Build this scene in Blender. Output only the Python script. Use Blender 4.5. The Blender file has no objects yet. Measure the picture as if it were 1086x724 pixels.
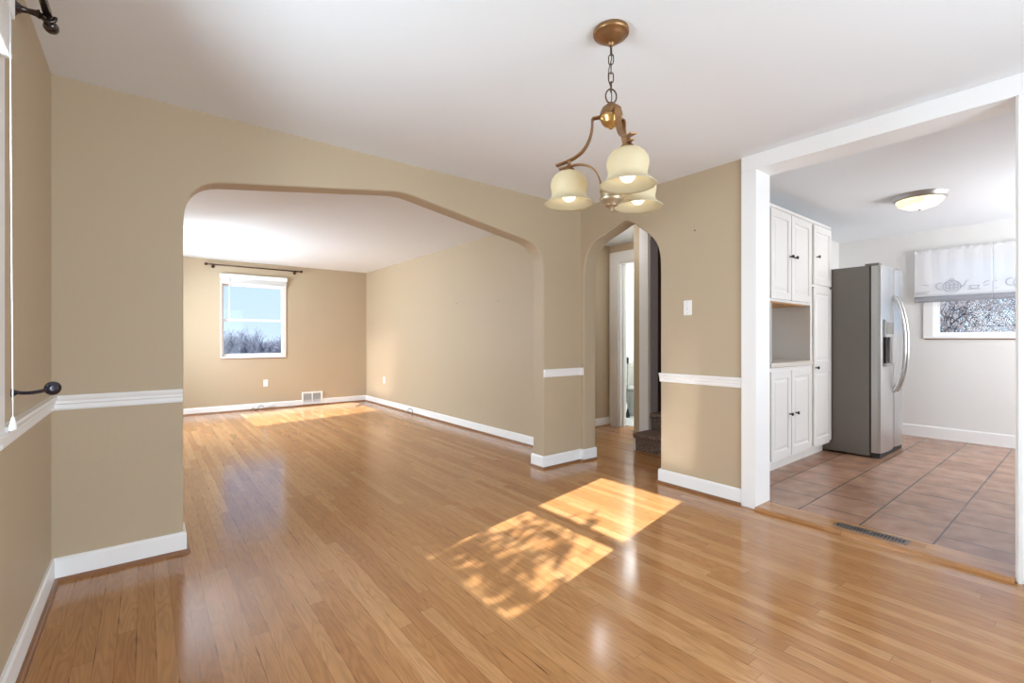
import bpy, bmesh, math, random
from mathutils import Vector, Matrix, Euler, noise as mnoise

# ------------------------------------------------------------------ camera, world, sun, exposure
SC = bpy.context.scene
COL = SC.collection
PI = math.pi
R = math.radians

cam_d = bpy.data.cameras.new('camera')
cam_d.sensor_fit = 'HORIZONTAL'
cam_d.sensor_width = 36.0
cam_d.lens = 493.3143 / 1086 * 36.0
cam_d.shift_y = -1.9 / 1086
cam_d.clip_start = 0.02
cam_d.clip_end = 500
cam = bpy.data.objects.new('camera', cam_d)
cam.location = (-3.3022, -3.1233, 1.165)
cam.rotation_euler = (PI / 2, 0, -R(38.1887))
COL.objects.link(cam)
SC.camera = cam

SC.view_settings.view_transform = 'Standard'
SC.view_settings.look = 'None'
SC.view_settings.gamma = 1
SC.view_settings.use_curve_mapping = False
SC.view_settings.exposure = 0.0
SC.cycles.max_bounces = 14
SC.cycles.diffuse_bounces = 8
SC.cycles.glossy_bounces = 5
SC.cycles.transparent_max_bounces = 16
SC.cycles.use_denoising = True
SC.cycles.blur_glossy = 0.05
SC.cycles.sample_clamp_indirect = 0.0

SKY_STRENGTH = 1.35
SUN_STRENGTH = 21.0
SEED_LEAF = 4
FILL_FRONT, W_DINING, W_LIVING, FILL_KITCHEN, L_BATH = 100.0, 60.0, 155.0, 76.0, 70.0
BULB, KBULB = 4.6, 75.0

world = bpy.data.worlds.new('sky')
SC.world = world
world.use_nodes = True
wt = world.node_tree
wt.nodes.clear()
wo = wt.nodes.new('ShaderNodeOutputWorld')
wb = wt.nodes.new('ShaderNodeBackground')
wr = wt.nodes.new('ShaderNodeValToRGB')
ws = wt.nodes.new('ShaderNodeSeparateXYZ')
wc = wt.nodes.new('ShaderNodeTexCoord')
wt.links.new(wc.outputs['Generated'], ws.inputs[0])
wt.links.new(ws.outputs['Z'], wr.inputs[0])
wt.links.new(wr.outputs[0], wb.inputs[0])
wt.links.new(wb.outputs[0], wo.inputs[0])
cr = wr.color_ramp
cr.elements[0].position = 0.0
cr.elements[0].color = (0.60, 0.735, 0.93, 1)
cr.elements[1].position = 1.0
cr.elements[1].color = (0.38, 0.57, 0.93, 1)
e = cr.elements.new(0.2)
e.color = (0.50, 0.67, 0.95, 1)
wb.inputs[1].default_value = SKY_STRENGTH

sun_d = bpy.data.lights.new('sun', 'SUN')
sun_d.energy = SUN_STRENGTH
sun_d.angle = R(0.3)
sun_d.color = (1.0, 0.99, 0.97)
sun = bpy.data.objects.new('sun', sun_d)
sdir = Vector((1.0, 0.19, -0.57 * 1.018)).normalized()
sun.rotation_euler = sdir.to_track_quat('-Z', 'Y').to_euler()
sun.location = (-12, -4, 8)
COL.objects.link(sun)


def window_light(name, loc, size, direction, energy, color=(0.79, 0.90, 1.0), spread=180):
    d = bpy.data.lights.new(name, 'AREA')
    d.shape = 'RECTANGLE'
    d.size, d.size_y = size
    d.energy = energy
    d.color = color
    d.spread = R(spread)
    o = bpy.data.objects.new(name, d)
    o.location = loc
    o.rotation_euler = Vector(direction).to_track_quat('-Z', 'Y').to_euler()
    COL.objects.link(o)
    return o


# window daylight; the front and kitchen lights are fill at invented windows
window_light('added_fill_front', (-1.7, -4.64, 1.3), (2.2, 1.9), (-0.3, 1, 0.25), FILL_FRONT)
window_light('daylight_dining_window', (-3.93, -1.55, 1.5), (0.9, 1.3), (1, 0.2, 0.0), W_DINING)
window_light('daylight_living_window', (-3.69, 4.24, 1.48), (1.3, 1.15), (1, -0.35, -0.1), W_LIVING)
window_light('added_fill_kitchen', (2.65, -4.27, 1.5), (1.6, 1.1), (0.25, 1, 0.3), FILL_KITCHEN, color=(0.97, 0.975, 1.0))

# ------------------------------------------------------------------ materials


def new_mat(name):
    m = bpy.data.materials.new(name)
    m.use_nodes = True
    nt = m.node_tree
    return m, nt, nt.nodes['Principled BSDF']


def node(nt, typ, **kw):
    n = nt.nodes.new(typ)
    for k, v in kw.items():
        setattr(n, k, v)
    return n


def mathn(nt, op, a, b=None, c=None):
    n = nt.nodes.new('ShaderNodeMath')
    n.operation = op
    for i, v in enumerate((a, b, c)):
        if v is None:
            continue
        if isinstance(v, (int, float)):
            n.inputs[i].default_value = v
        else:
            nt.links.new(v, n.inputs[i])
    return n.outputs[0]


def simple(name, col, rough=0.5, metal=0.0, spec=0.5, bump=0.0, bscale=60.0, var=0.0, vscale=6.0, coat=0.0):
    m, nt, b = new_mat(name)
    b.inputs['Base Color'].default_value = (*col, 1)
    b.inputs['Roughness'].default_value = rough
    b.inputs['Metallic'].default_value = metal
    b.inputs['Specular IOR Level'].default_value = spec
    if coat:
        b.inputs['Coat Weight'].default_value = coat
        b.inputs['Coat Roughness'].default_value = 0.12
    tc = node(nt, 'ShaderNodeTexCoord')
    if var:
        nz = node(nt, 'ShaderNodeTexNoise')
        nz.inputs['Scale'].default_value = vscale
        nz.inputs['Detail'].default_value = 4
        nt.links.new(tc.outputs['Object'], nz.inputs['Vector'])
        mx = node(nt, 'ShaderNodeMix', data_type='RGBA')
        mx.inputs[6].default_value = (*[c * (1 - var) for c in col], 1)
        mx.inputs[7].default_value = (*[min(1, c * (1 + var)) for c in col], 1)
        nt.links.new(nz.outputs['Fac'], mx.inputs[0])
        nt.links.new(mx.outputs[2], b.inputs['Base Color'])
    if bump:
        nb = node(nt, 'ShaderNodeTexNoise')
        nb.inputs['Scale'].default_value = bscale
        nb.inputs['Detail'].default_value = 3
        nt.links.new(tc.outputs['Object'], nb.inputs['Vector'])
        bp = node(nt, 'ShaderNodeBump')
        bp.inputs['Strength'].default_value = bump
        bp.inputs['Distance'].default_value = 0.004
        nt.links.new(nb.outputs['Fac'], bp.inputs['Height'])
        nt.links.new(bp.outputs[0], b.inputs['Normal'])
    return m


M = {}
M['tan'] = simple('tan_wall_paint', (0.475, 0.38, 0.262), 0.55, spec=0.35, bump=0.12, bscale=45, var=0.02, vscale=1.5)
M['white_wall'] = simple('white_wall_paint', (0.74, 0.735, 0.72), 0.6, spec=0.3, bump=0.08, bscale=60)
M['ceiling'] = simple('ceiling_paint', (0.785, 0.815, 0.845), 0.8, spec=0.2, bump=0.1, bscale=40, var=0.015, vscale=1.0)
M['trim'] = simple('white_trim_paint', (0.83, 0.83, 0.825), 0.35, spec=0.45)
M['cabinet'] = simple('white_cabinet_paint', (0.735, 0.73, 0.71), 0.38, spec=0.45, bump=0.03, bscale=90)
M['vinyl'] = simple('white_vinyl', (0.84, 0.84, 0.84), 0.4)
M['blind'] = simple('white_blind_slats', (0.82, 0.82, 0.80), 0.5)
M['shoe'] = simple('stained_oak_moulding', (0.235, 0.105, 0.043), 0.35, var=0.2, vscale=9)
M['bronze'] = simple('antique_bronze', (0.30, 0.165, 0.075), 0.38, metal=0.85, var=0.25, vscale=22)
M['gold'] = simple('antique_brass', (0.62, 0.38, 0.14), 0.3, metal=0.9, var=0.12, vscale=18)
M['pewter'] = simple('champagne_pewter', (0.47, 0.38, 0.26), 0.42, metal=0.9, var=0.08, vscale=18)
M['darkmetal'] = simple('oil_rubbed_bronze', (0.022, 0.012, 0.011), 0.18, metal=0.35, spec=0.6, coat=0.6)
M['navymetal'] = simple('dark_navy_bronze', (0.018, 0.016, 0.032), 0.18, metal=0.4, spec=0.6, coat=0.6)
M['chain'] = simple('dark_bronze_chain', (0.11, 0.075, 0.05), 0.4, metal=0.8)
M['rodbrown'] = simple('dark_brown_rod', (0.07, 0.034, 0.022), 0.35, metal=0.4)
M['nickel'] = simple('brushed_nickel', (0.42, 0.41, 0.40), 0.35, metal=0.9)
M['black'] = simple('black_knob', (0.012, 0.012, 0.012), 0.3)
M['dark'] = simple('dark_rubber', (0.02, 0.02, 0.02), 0.6)
M['fridge_side'] = simple('charcoal_grey_steel', (0.19, 0.176, 0.158), 0.42, metal=0.25, bump=0.05, bscale=300)
M['counter'] = simple('beige_laminate', (0.62, 0.58, 0.52), 0.35, var=0.06, vscale=60)
M['niche'] = simple('grey_backsplash', (0.50, 0.49, 0.465), 0.5)
M['rawwood'] = simple('raw_pine', (0.55, 0.30, 0.11), 0.55, var=0.15, vscale=20)
M['lavender'] = simple('shaded_lavender_wall', (0.44, 0.41, 0.44), 0.6)  # shadow on the stair wall strip, put into its colour
M['brownwall'] = simple('unlit_brown_wall', (0.06, 0.035, 0.035), 0.6)  # darkness of the unlit stairwell put into the wall colour
M['porcelain'] = simple('white_porcelain', (0.82, 0.83, 0.82), 0.12, spec=0.6)
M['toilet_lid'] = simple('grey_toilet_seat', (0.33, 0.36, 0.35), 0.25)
M['bathtile'] = simple('pale_bath_floor', (0.62, 0.64, 0.62), 0.3, var=0.06, vscale=14)
M['plate'] = simple('white_plastic', (0.85, 0.85, 0.84), 0.35)
M['grille'] = simple('grey_louvre', (0.55, 0.55, 0.55), 0.5)
M['cable_w'] = simple('white_cable', (0.78, 0.78, 0.76), 0.4)
M['cable_k'] = simple('black_cable', (0.03, 0.03, 0.03), 0.4)
M['register'] = simple('bronze_register', (0.24, 0.19, 0.16), 0.3, metal=0.7)
M['twig'] = simple('frosted_twig', (0.105, 0.095, 0.105), 0.8, var=0.45, vscale=9)
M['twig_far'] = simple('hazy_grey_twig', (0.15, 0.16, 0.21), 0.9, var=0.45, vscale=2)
M['bark'] = simple('brown_bark', (0.10, 0.075, 0.055), 0.9, var=0.3)
M['leaf'] = simple('dark_green_leaf', (0.05, 0.075, 0.03), 0.6)
M['ground'] = simple('winter_ground', (0.20, 0.20, 0.22), 0.95, var=0.3, vscale=0.4)

# brushed steel
m, nt, b = new_mat('stainless_steel')
M['steel'] = m
b.inputs['Metallic'].default_value = 0.9
b.inputs['Base Color'].default_value = (0.52, 0.52, 0.515, 1)
b.inputs['Roughness'].default_value = 0.3
tc = node(nt, 'ShaderNodeTexCoord')
mp = node(nt, 'ShaderNodeMapping')
mp.inputs['Scale'].default_value = (400, 400, 3)
nz = node(nt, 'ShaderNodeTexNoise')
nz.inputs['Scale'].default_value = 1.0
nt.links.new(tc.outputs['Object'], mp.inputs[0])
nt.links.new(mp.outputs[0], nz.inputs['Vector'])
bp = node(nt, 'ShaderNodeBump')
bp.inputs['Strength'].default_value = 0.04
bp.inputs['Distance'].default_value = 0.002
nt.links.new(nz.outputs['Fac'], bp.inputs['Height'])
nt.links.new(bp.outputs[0], b.inputs['Normal'])

# oak strip floor: boards run along Y
m, nt, b = new_mat('oak_strip_floor')
M['oak'] = m
tc = node(nt, 'ShaderNodeTexCoord')
sp = node(nt, 'ShaderNodeSeparateXYZ')
nt.links.new(tc.outputs['Object'], sp.inputs[0])
X, Y = sp.outputs['X'], sp.outputs['Y']
BW = 0.0595
rowf = mathn(nt, 'DIVIDE', X, BW)
row = mathn(nt, 'FLOOR', rowf)
rfr = mathn(nt, 'FRACT', rowf)
wn = node(nt, 'ShaderNodeTexWhiteNoise', noise_dimensions='1D')
nt.links.new(row, wn.inputs['W'])
off = mathn(nt, 'MULTIPLY', wn.outputs['Value'], 7.3)
wn2 = node(nt, 'ShaderNodeTexWhiteNoise', noise_dimensions='1D')
nt.links.new(mathn(nt, 'ADD', row, 51.7), wn2.inputs['W'])
blen = mathn(nt, 'MULTIPLY_ADD', wn2.outputs['Value'], 0.8, 0.9)
colf = mathn(nt, 'DIVIDE', mathn(nt, 'ADD', Y, off), blen)
colm = mathn(nt, 'FLOOR', colf)
cfr = mathn(nt, 'FRACT', colf)
cv = node(nt, 'ShaderNodeCombineXYZ')
nt.links.new(row, cv.inputs[0])
nt.links.new(colm, cv.inputs[1])
bn = node(nt, 'ShaderNodeTexWhiteNoise', noise_dimensions='3D')
nt.links.new(cv.outputs[0], bn.inputs['Vector'])
brand = bn.outputs['Value']
ramp = node(nt, 'ShaderNodeValToRGB')
nt.links.new(brand, ramp.inputs[0])
els = ramp.color_ramp.elements
els[0].position = 0.0
els[0].color = (0.365, 0.165, 0.058, 1)
els[1].position = 1.0
els[1].color = (0.485, 0.255, 0.108, 1)
q = els.new(0.5)
q.color = (0.415, 0.200, 0.076, 1)
q = els.new(0.8)
q.color = (0.455, 0.230, 0.092, 1)
# grain
gx = mathn(nt, 'MULTIPLY_ADD', brand, 37.0, X)
gv = node(nt, 'ShaderNodeCombineXYZ')
nt.links.new(mathn(nt, 'MULTIPLY', gx, 55.0), gv.inputs[0])
nt.links.new(mathn(nt, 'MULTIPLY', Y, 4.0), gv.inputs[1])
gn = node(nt, 'ShaderNodeTexNoise')
gn.inputs['Scale'].default_value = 1.0
gn.inputs['Detail'].default_value = 5
gn.inputs['Roughness'].default_value = 0.6
nt.links.new(gv.outputs[0], gn.inputs['Vector'])
gv2 = node(nt, 'ShaderNodeCombineXYZ')
nt.links.new(mathn(nt, 'MULTIPLY', gx, 16.0), gv2.inputs[0])
nt.links.new(mathn(nt, 'MULTIPLY', Y, 1.6), gv2.inputs[1])
gw = node(nt, 'ShaderNodeTexNoise')
gw.inputs['Scale'].default_value = 1.0
gw.inputs['Detail'].default_value = 1
nt.links.new(gv2.outputs[0], gw.inputs['Vector'])
rings = mathn(nt, 'SINE', mathn(nt, 'MULTIPLY', gw.outputs['Fac'], 75.0))
rings = mathn(nt, 'MULTIPLY_ADD', rings, 0.5, 0.5)
rings = mathn(nt, 'POWER', rings, 2.0)
g = mathn(nt, 'MULTIPLY_ADD', gn.outputs['Fac'], 0.55, 0.72)
g = mathn(nt, 'MULTIPLY', g, mathn(nt, 'MULTIPLY_ADD', rings, -0.16, 1.05))
# seams
ex = mathn(nt, 'MINIMUM', rfr, mathn(nt, 'SUBTRACT', 1.0, rfr))
ex = mathn(nt, 'MULTIPLY', ex, BW)
ey = mathn(nt, 'MULTIPLY', mathn(nt, 'MINIMUM', cfr, mathn(nt, 'SUBTRACT', 1.0, cfr)), blen)
wn3 = node(nt, 'ShaderNodeTexWhiteNoise', noise_dimensions='1D')
nt.links.new(mathn(nt, 'ADD', mathn(nt, 'ROUND', rowf), 13.3), wn3.inputs['W'])
gapn = node(nt, 'ShaderNodeTexNoise', noise_dimensions='2D')
gc = node(nt, 'ShaderNodeCombineXYZ')
nt.links.new(mathn(nt, 'MULTIPLY', mathn(nt, 'ROUND', rowf), 3.17), gc.inputs[0])
nt.links.new(mathn(nt, 'MULTIPLY', Y, 1.4), gc.inputs[1])
nt.links.new(gc.outputs[0], gapn.inputs['Vector'])
gapw = mathn(nt, 'MULTIPLY_ADD', mathn(nt, 'MAXIMUM', mathn(nt, 'SUBTRACT', gapn.outputs['Fac'], 0.55), 0.0), 0.009, 0.0005)
sx = mathn(nt, 'LESS_THAN', ex, gapw)
sy = mathn(nt, 'LESS_THAN', ey, 0.0006)
seam = mathn(nt, 'MAXIMUM', sx, sy)
hs = node(nt, 'ShaderNodeMix', data_type='RGBA', blend_type='MULTIPLY')
hs.inputs[0].default_value = 1.0
nt.links.new(ramp.outputs[0], hs.inputs[6])
gcol = node(nt, 'ShaderNodeCombineColor')
for i in range(3):
    nt.links.new(g, gcol.inputs[i])
nt.links.new(gcol.outputs[0], hs.inputs[7])
sm = node(nt, 'ShaderNodeMix', data_type='RGBA')
nt.links.new(mathn(nt, 'MULTIPLY', seam, 0.75), sm.inputs[0])
nt.links.new(hs.outputs[2], sm.inputs[6])
sm.inputs[7].default_value = (0.07, 0.028, 0.012, 1)
nt.links.new(sm.outputs[2], b.inputs['Base Color'])
rn = mathn(nt, 'MULTIPLY_ADD', gn.outputs['Fac'], 0.10, 0.10)
nt.links.new(rn, b.inputs['Roughness'])
b.inputs['Specular IOR Level'].default_value = 0.55
bp = node(nt, 'ShaderNodeBump')
bp.inputs['Strength'].default_value = 0.12
bp.inputs['Distance'].default_value = 0.0005
bp2h = mathn(nt, 'MULTIPLY_ADD', seam, -1.0, mathn(nt, 'MULTIPLY', gn.outputs['Fac'], 0.25))
nt.links.new(bp2h, bp.inputs['Height'])
nt.links.new(bp.outputs[0], b.inputs['Normal'])

# kitchen tile: running bond, rows along X
m, nt, b = new_mat('terracotta_tile')
M['tile'] = m
tc = node(nt, 'ShaderNodeTexCoord')
mp = node(nt, 'ShaderNodeMapping')
mp.inputs['Location'].default_value = (-0.34 + 0.356 * 4, 2.535 + 0.3425 * 6, 0)
nt.links.new(tc.outputs['Object'], mp.inputs[0])
br = node(nt, 'ShaderNodeTexBrick')
br.offset = 0.5
br.inputs['Scale'].default_value = 1.0
br.inputs['Brick Width'].default_value = 0.356
br.inputs['Row Height'].default_value = 0.3425
br.inputs['Mortar Size'].default_value = 0.0045
br.inputs['Mortar Smooth'].default_value = 0.1
br.inputs['Color1'].default_value = (0.34, 0.19, 0.125, 1)
br.inputs['Color2'].default_value = (0.40, 0.235, 0.16, 1)
br.inputs['Mortar'].default_value = (0.10, 0.06, 0.05, 1)
nt.links.new(mp.outputs[0], br.inputs['Vector'])
nz = node(nt, 'ShaderNodeTexNoise')
nz.inputs['Scale'].default_value = 7
nz.inputs['Detail'].default_value = 6
nt.links.new(tc.outputs['Object'], nz.inputs['Vector'])
mx = node(nt, 'ShaderNodeMix', data_type='RGBA', blend_type='MULTIPLY')
mx.inputs[0].default_value = 1
nt.links.new(br.outputs['Color'], mx.inputs[6])
vr = node(nt, 'ShaderNodeValToRGB')
vr.color_ramp.elements[0].position = 0.3
vr.color_ramp.elements[0].color = (0.72, 0.66, 0.6, 1)
vr.color_ramp.elements[1].position = 0.7
vr.color_ramp.elements[1].color = (1.1, 1.08, 1.05, 1)
nt.links.new(nz.outputs['Fac'], vr.inputs[0])
nt.links.new(vr.outputs[0], mx.inputs[7])
nt.links.new(mx.outputs[2], b.inputs['Base Color'])
b.inputs['Roughness'].default_value = 0.27
b.inputs['Specular IOR Level'].default_value = 0.75
bp = node(nt, 'ShaderNodeBump')
bp.inputs['Strength'].default_value = 0.5
bp.inputs['Distance'].default_value = 0.002
bp.invert = True
nt.links.new(br.outputs['Fac'], bp.inputs['Height'])
nt.links.new(bp.outputs[0], b.inputs['Normal'])

# carpet
m, nt, b = new_mat('speckled_brown_carpet')
M['carpet'] = m
tc = node(nt, 'ShaderNodeTexCoord')
nz = node(nt, 'ShaderNodeTexNoise')
nz.inputs['Scale'].default_value = 120
nz.inputs['Detail'].default_value = 2
nt.links.new(tc.outputs['Object'], nz.inputs['Vector'])
vr = node(nt, 'ShaderNodeValToRGB')
vr.color_ramp.elements[0].position = 0.38
vr.color_ramp.elements[0].color = (0.06, 0.038, 0.03, 1)
vr.color_ramp.elements[1].position = 0.62
vr.color_ramp.elements[1].color = (0.30, 0.215, 0.175, 1)
nt.links.new(nz.outputs['Fac'], vr.inputs[0])
nt.links.new(vr.outputs[0], b.inputs['Base Color'])
b.inputs['Roughness'].default_value = 1.0
b.inputs['Specular IOR Level'].default_value = 0.1
bp = node(nt, 'ShaderNodeBump')
bp.inputs['Strength'].default_value = 0.8
bp.inputs['Distance'].default_value = 0.006
nt.links.new(nz.outputs['Fac'], bp.inputs['Height'])
nt.links.new(bp.outputs[0], b.inputs['Normal'])


def mix_shader(name, build):
    mm = bpy.data.materials.new(name)
    mm.use_nodes = True
    t = mm.node_tree
    t.nodes.clear()
    out = t.nodes.new('ShaderNodeOutputMaterial')
    t.links.new(build(t), out.inputs[0])
    return mm


def _glass(t):
    tr = t.nodes.new('ShaderNodeBsdfTransparent')
    tr.inputs[0].default_value = (0.95, 0.97, 0.97, 1)
    gl = t.nodes.new('ShaderNodeBsdfGlossy')
    gl.inputs['Roughness'].default_value = 0.02
    fr = t.nodes.new('ShaderNodeFresnel')
    fr.inputs[0].default_value = 1.18
    ms = t.nodes.new('ShaderNodeMixShader')
    t.links.new(fr.outputs[0], ms.inputs[0])
    t.links.new(tr.outputs[0], ms.inputs[1])
    t.links.new(gl.outputs[0], ms.inputs[2])
    return ms.outputs[0]


M['glass'] = mix_shader('window_glass', _glass)


def _cloth(tint, transp):
    def f(t):
        tr = t.nodes.new('ShaderNodeBsdfTransparent')
        df = t.nodes.new('ShaderNodeBsdfDiffuse')
        df.inputs[0].default_value = (*tint, 1)
        tl = t.nodes.new('ShaderNodeBsdfTranslucent')
        tl.inputs[0].default_value = (*tint, 1)
        a = t.nodes.new('ShaderNodeMixShader')
        a.inputs[0].default_value = 0.45
        t.links.new(df.outputs[0], a.inputs[1])
        t.links.new(tl.outputs[0], a.inputs[2])
        c = t.nodes.new('ShaderNodeMixShader')
        c.inputs[0].default_value = transp
        t.links.new(a.outputs[0], c.inputs[1])
        t.links.new(tr.outputs[0], c.inputs[2])
        return c.outputs[0]
    return f


M['sheer'] = mix_shader('white_sheer_cloth', _cloth((0.95, 0.95, 0.96), 0.36))
M['hem'] = mix_shader('grey_hem_cloth', _cloth((0.50, 0.50, 0.53), 0.2))
M['stitch'] = simple('grey_embroidery', (0.42, 0.42, 0.45), 0.8)


def _shade(col, rough):
    def f(t):
        df = t.nodes.new('ShaderNodeBsdfPrincipled')
        df.inputs['Base Color'].default_value = (*col, 1)
        df.inputs['Roughness'].default_value = rough
        tl = t.nodes.new('ShaderNodeBsdfTranslucent')
        tl.inputs[0].default_value = (*col, 1)
        a = t.nodes.new('ShaderNodeMixShader')
        a.inputs[0].default_value = 0.5
        t.links.new(df.outputs[0], a.inputs[1])
        t.links.new(tl.outputs[0], a.inputs[2])
        return a.outputs[0]
    return f


M['shade'] = mix_shader('cream_alabaster_glass', _shade((0.74, 0.68, 0.51), 0.35))
M['kshade'] = mix_shader('cream_frosted_glass', _shade((0.88, 0.83, 0.70), 0.3))


def emis(name, col, s):
    def f(t):
        em = t.nodes.new('ShaderNodeEmission')
        em.inputs[0].default_value = (*col, 1)
        em.inputs[1].default_value = s
        return em.outputs[0]
    return mix_shader(name, f)


M['bulb'] = emis('warm_bulb_light', (1.0, 0.87, 0.66), BULB)
M['kbulb'] = emis('kitchen_bulb_light', (1.0, 0.90, 0.72), KBULB)

# ------------------------------------------------------------------ helpers


def link(name, bm, mat, parent=None, smooth=False, loc=None):
    me = bpy.data.meshes.new(name)
    bmesh.ops.recalc_face_normals(bm, faces=bm.faces[:])
    bm.to_mesh(me)
    bm.free()
    mats = mat if isinstance(mat, (list, tuple)) else [mat]
    for mm in mats:
        me.materials.append(M[mm])
    if smooth:
        me.shade_smooth()
    o = bpy.data.objects.new(name, me)
    COL.objects.link(o)
    if parent is not None:
        o.parent = parent
    if loc is not None:
        o.location = loc
    return o


def auto_smooth(o, ang=35):
    me = o.data
    me.shade_smooth()
    a = R(ang)
    bm = bmesh.new()
    bm.from_mesh(me)
    for e_ in bm.edges:
        if len(e_.link_faces) == 2:
            e_.smooth = e_.calc_face_angle(0) < a
    bm.to_mesh(me)
    bm.free()
    return o


def bev(o, w=0.004, seg=2, ang=40):
    md = o.modifiers.new('bevel', 'BEVEL')
    md.width = w
    md.segments = seg
    md.limit_method = 'ANGLE'
    md.angle_limit = R(ang)
    md.harden_normals = False
    return o


def thing(name, label, cat, loc=(0, 0, 0), group=None, kind=None, rz=0):
    o = bpy.data.objects.new(name, None)
    o.empty_display_size = 0.05
    o.location = loc
    o.rotation_euler = (0, 0, rz)
    COL.objects.link(o)
    tag(o, label, cat, group, kind)
    return o


def tag(o, label=None, cat=None, group=None, kind=None):
    if label:
        o['label'] = label
    if cat:
        o['category'] = cat
    if group:
        o['group'] = group
    if kind:
        o['kind'] = kind
    return o


def box(bm, x0, x1, y0, y1, z0, z1, mi=0):
    v = [bm.verts.new((x, y, z)) for z in (z0, z1) for y in (y0, y1) for x in (x0, x1)]
    for f in ((0, 2, 3, 1), (4, 5, 7, 6), (0, 1, 5, 4), (2, 6, 7, 3), (0, 4, 6, 2), (1, 3, 7, 5)):
        bm.faces.new([v[i] for i in f]).material_index = mi
    return v


def B(*a):
    bm = bmesh.new()
    box(bm, *a)
    return bm


def prism(bm, pts, axis, a, b_):
    """extrude the 2D outline along axis from a to b_. axis x: pts=(y,z); y: pts=(x,z); z: pts=(x,y)"""
    def mk(p, t):
        return {'x': (t, p[0], p[1]), 'y': (p[0], t, p[1]), 'z': (p[0], p[1], t)}[axis]
    lo = [bm.verts.new(mk(p, a)) for p in pts]
    hi = [bm.verts.new(mk(p, b_)) for p in pts]
    bm.faces.new(lo)
    bm.faces.new(list(reversed(hi)))
    n = len(pts)
    for i in range(n):
        bm.faces.new((lo[i], hi[i], hi[(i + 1) % n], lo[(i + 1) % n]))
    return bm


def lathe(bm, prof, seg=32, c=(0, 0, 0), mtx=None, close=False):
    rings_ = []
    for r, z in prof:
        ring = []
        if r < 1e-6:
            p = Vector((0, 0, z))
            ring = [p]
        else:
            ring = [Vector((r * math.cos(2 * PI * k / seg), r * math.sin(2 * PI * k / seg), z)) for k in range(seg)]
        vs = []
        for p in ring:
            if mtx is not None:
                p = mtx @ p
            vs.append(bm.verts.new(p + Vector(c)))
        rings_.append(vs)
    pairs = list(zip(rings_[:-1], rings_[1:]))
    if close:
        pairs.append((rings_[-1], rings_[0]))
    for A_, B_ in pairs:
        if len(A_) == 1 and len(B_) == 1:
            continue
        for k in range(seg):
            k2 = (k + 1) % seg
            if len(A_) == 1:
                bm.faces.new((A_[0], B_[k], B_[k2]))
            elif len(B_) == 1:
                bm.faces.new((A_[k], B_[0], A_[k2]))
            else:
                bm.faces.new((A_[k], B_[k], B_[k2], A_[k2]))
    return bm


def tube(bm, pts, rad, seg=8, caps=True, closed=False):
    pts = [Vector(p) for p in pts]
    n = len(pts)
    rs = rad if isinstance(rad, (list, tuple)) else [rad] * n
    prev = None
    rings_ = []
    for i, p in enumerate(pts):
        if closed:
            t = pts[(i + 1) % n] - pts[i - 1]
        else:
            t = pts[min(i + 1, n - 1)] - pts[max(i - 1, 0)]
        t.normalize()
        if prev is None:
            u = t.orthogonal().normalized()
        else:
            u = (prev - t * prev.dot(t))
            if u.length < 1e-5:
                u = t.orthogonal()
            u.normalize()
        prev = u
        w = t.cross(u)
        rings_.append([bm.verts.new(p + (u * math.cos(2 * PI * k / seg) + w * math.sin(2 * PI * k / seg)) * rs[i]) for k in range(seg)])
    prs = list(zip(rings_[:-1], rings_[1:]))
    if closed:
        prs.append((rings_[-1], rings_[0]))
    for A_, B_ in prs:
        for k in range(seg):
            bm.faces.new((A_[k], A_[(k + 1) % seg], B_[(k + 1) % seg], B_[k]))
    if caps and not closed:
        bm.faces.new(list(reversed(rings_[0])))
        bm.faces.new(rings_[-1])
    return bm


def strap(bm, path, width, thick, frame):
    """flat bar through (r,z) points; frame maps (r, tangential, z) to a point"""
    n = len(path)
    rows = []
    for i in range(n):
        r0, z0 = path[max(i - 1, 0)]
        r1, z1 = path[min(i + 1, n - 1)]
        d = Vector((r1 - r0, z1 - z0)).normalized()
        nr = Vector((-d.y, d.x)) * thick / 2
        r, z = path[i]
        rows.append([bm.verts.new(frame(r + s * nr.x, w, z + s * nr.y)) for s, w in ((1, -width / 2), (1, width / 2), (-1, width / 2), (-1, -width / 2))])
    for A_, B_ in zip(rows[:-1], rows[1:]):
        for k in range(4):
            bm.faces.new((A_[k], A_[(k + 1) % 4], B_[(k + 1) % 4], B_[k]))
    bm.faces.new(list(reversed(rows[0])))
    bm.faces.new(rows[-1])


def bez(p0, p1, p2, p3, n=10):
    out = []
    for i in range(n + 1):
        t = i / n
        out.append(tuple((1 - t) ** 3 * a + 3 * (1 - t) ** 2 * t * b2 + 3 * (1 - t) * t * t * c + t ** 3 * d for a, b2, c, d in zip(p0, p1, p2, p3)))
    return out


def catmull(pts, n=6):
    P = [Vector(p) for p in pts]
    P = [P[0] * 2 - P[1]] + P + [P[-1] * 2 - P[-2]]
    out = []
    for i in range(1, len(P) - 2):
        a, b2, c, d = P[i - 1:i + 3]
        for k in range(n):
            t = k / n
            out.append(0.5 * ((2 * b2) + (c - a) * t + (2 * a - 5 * b2 + 4 * c - d) * t * t + (3 * b2 - a - 3 * c + d) * t ** 3))
    out.append(P[-2])
    return out


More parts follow.
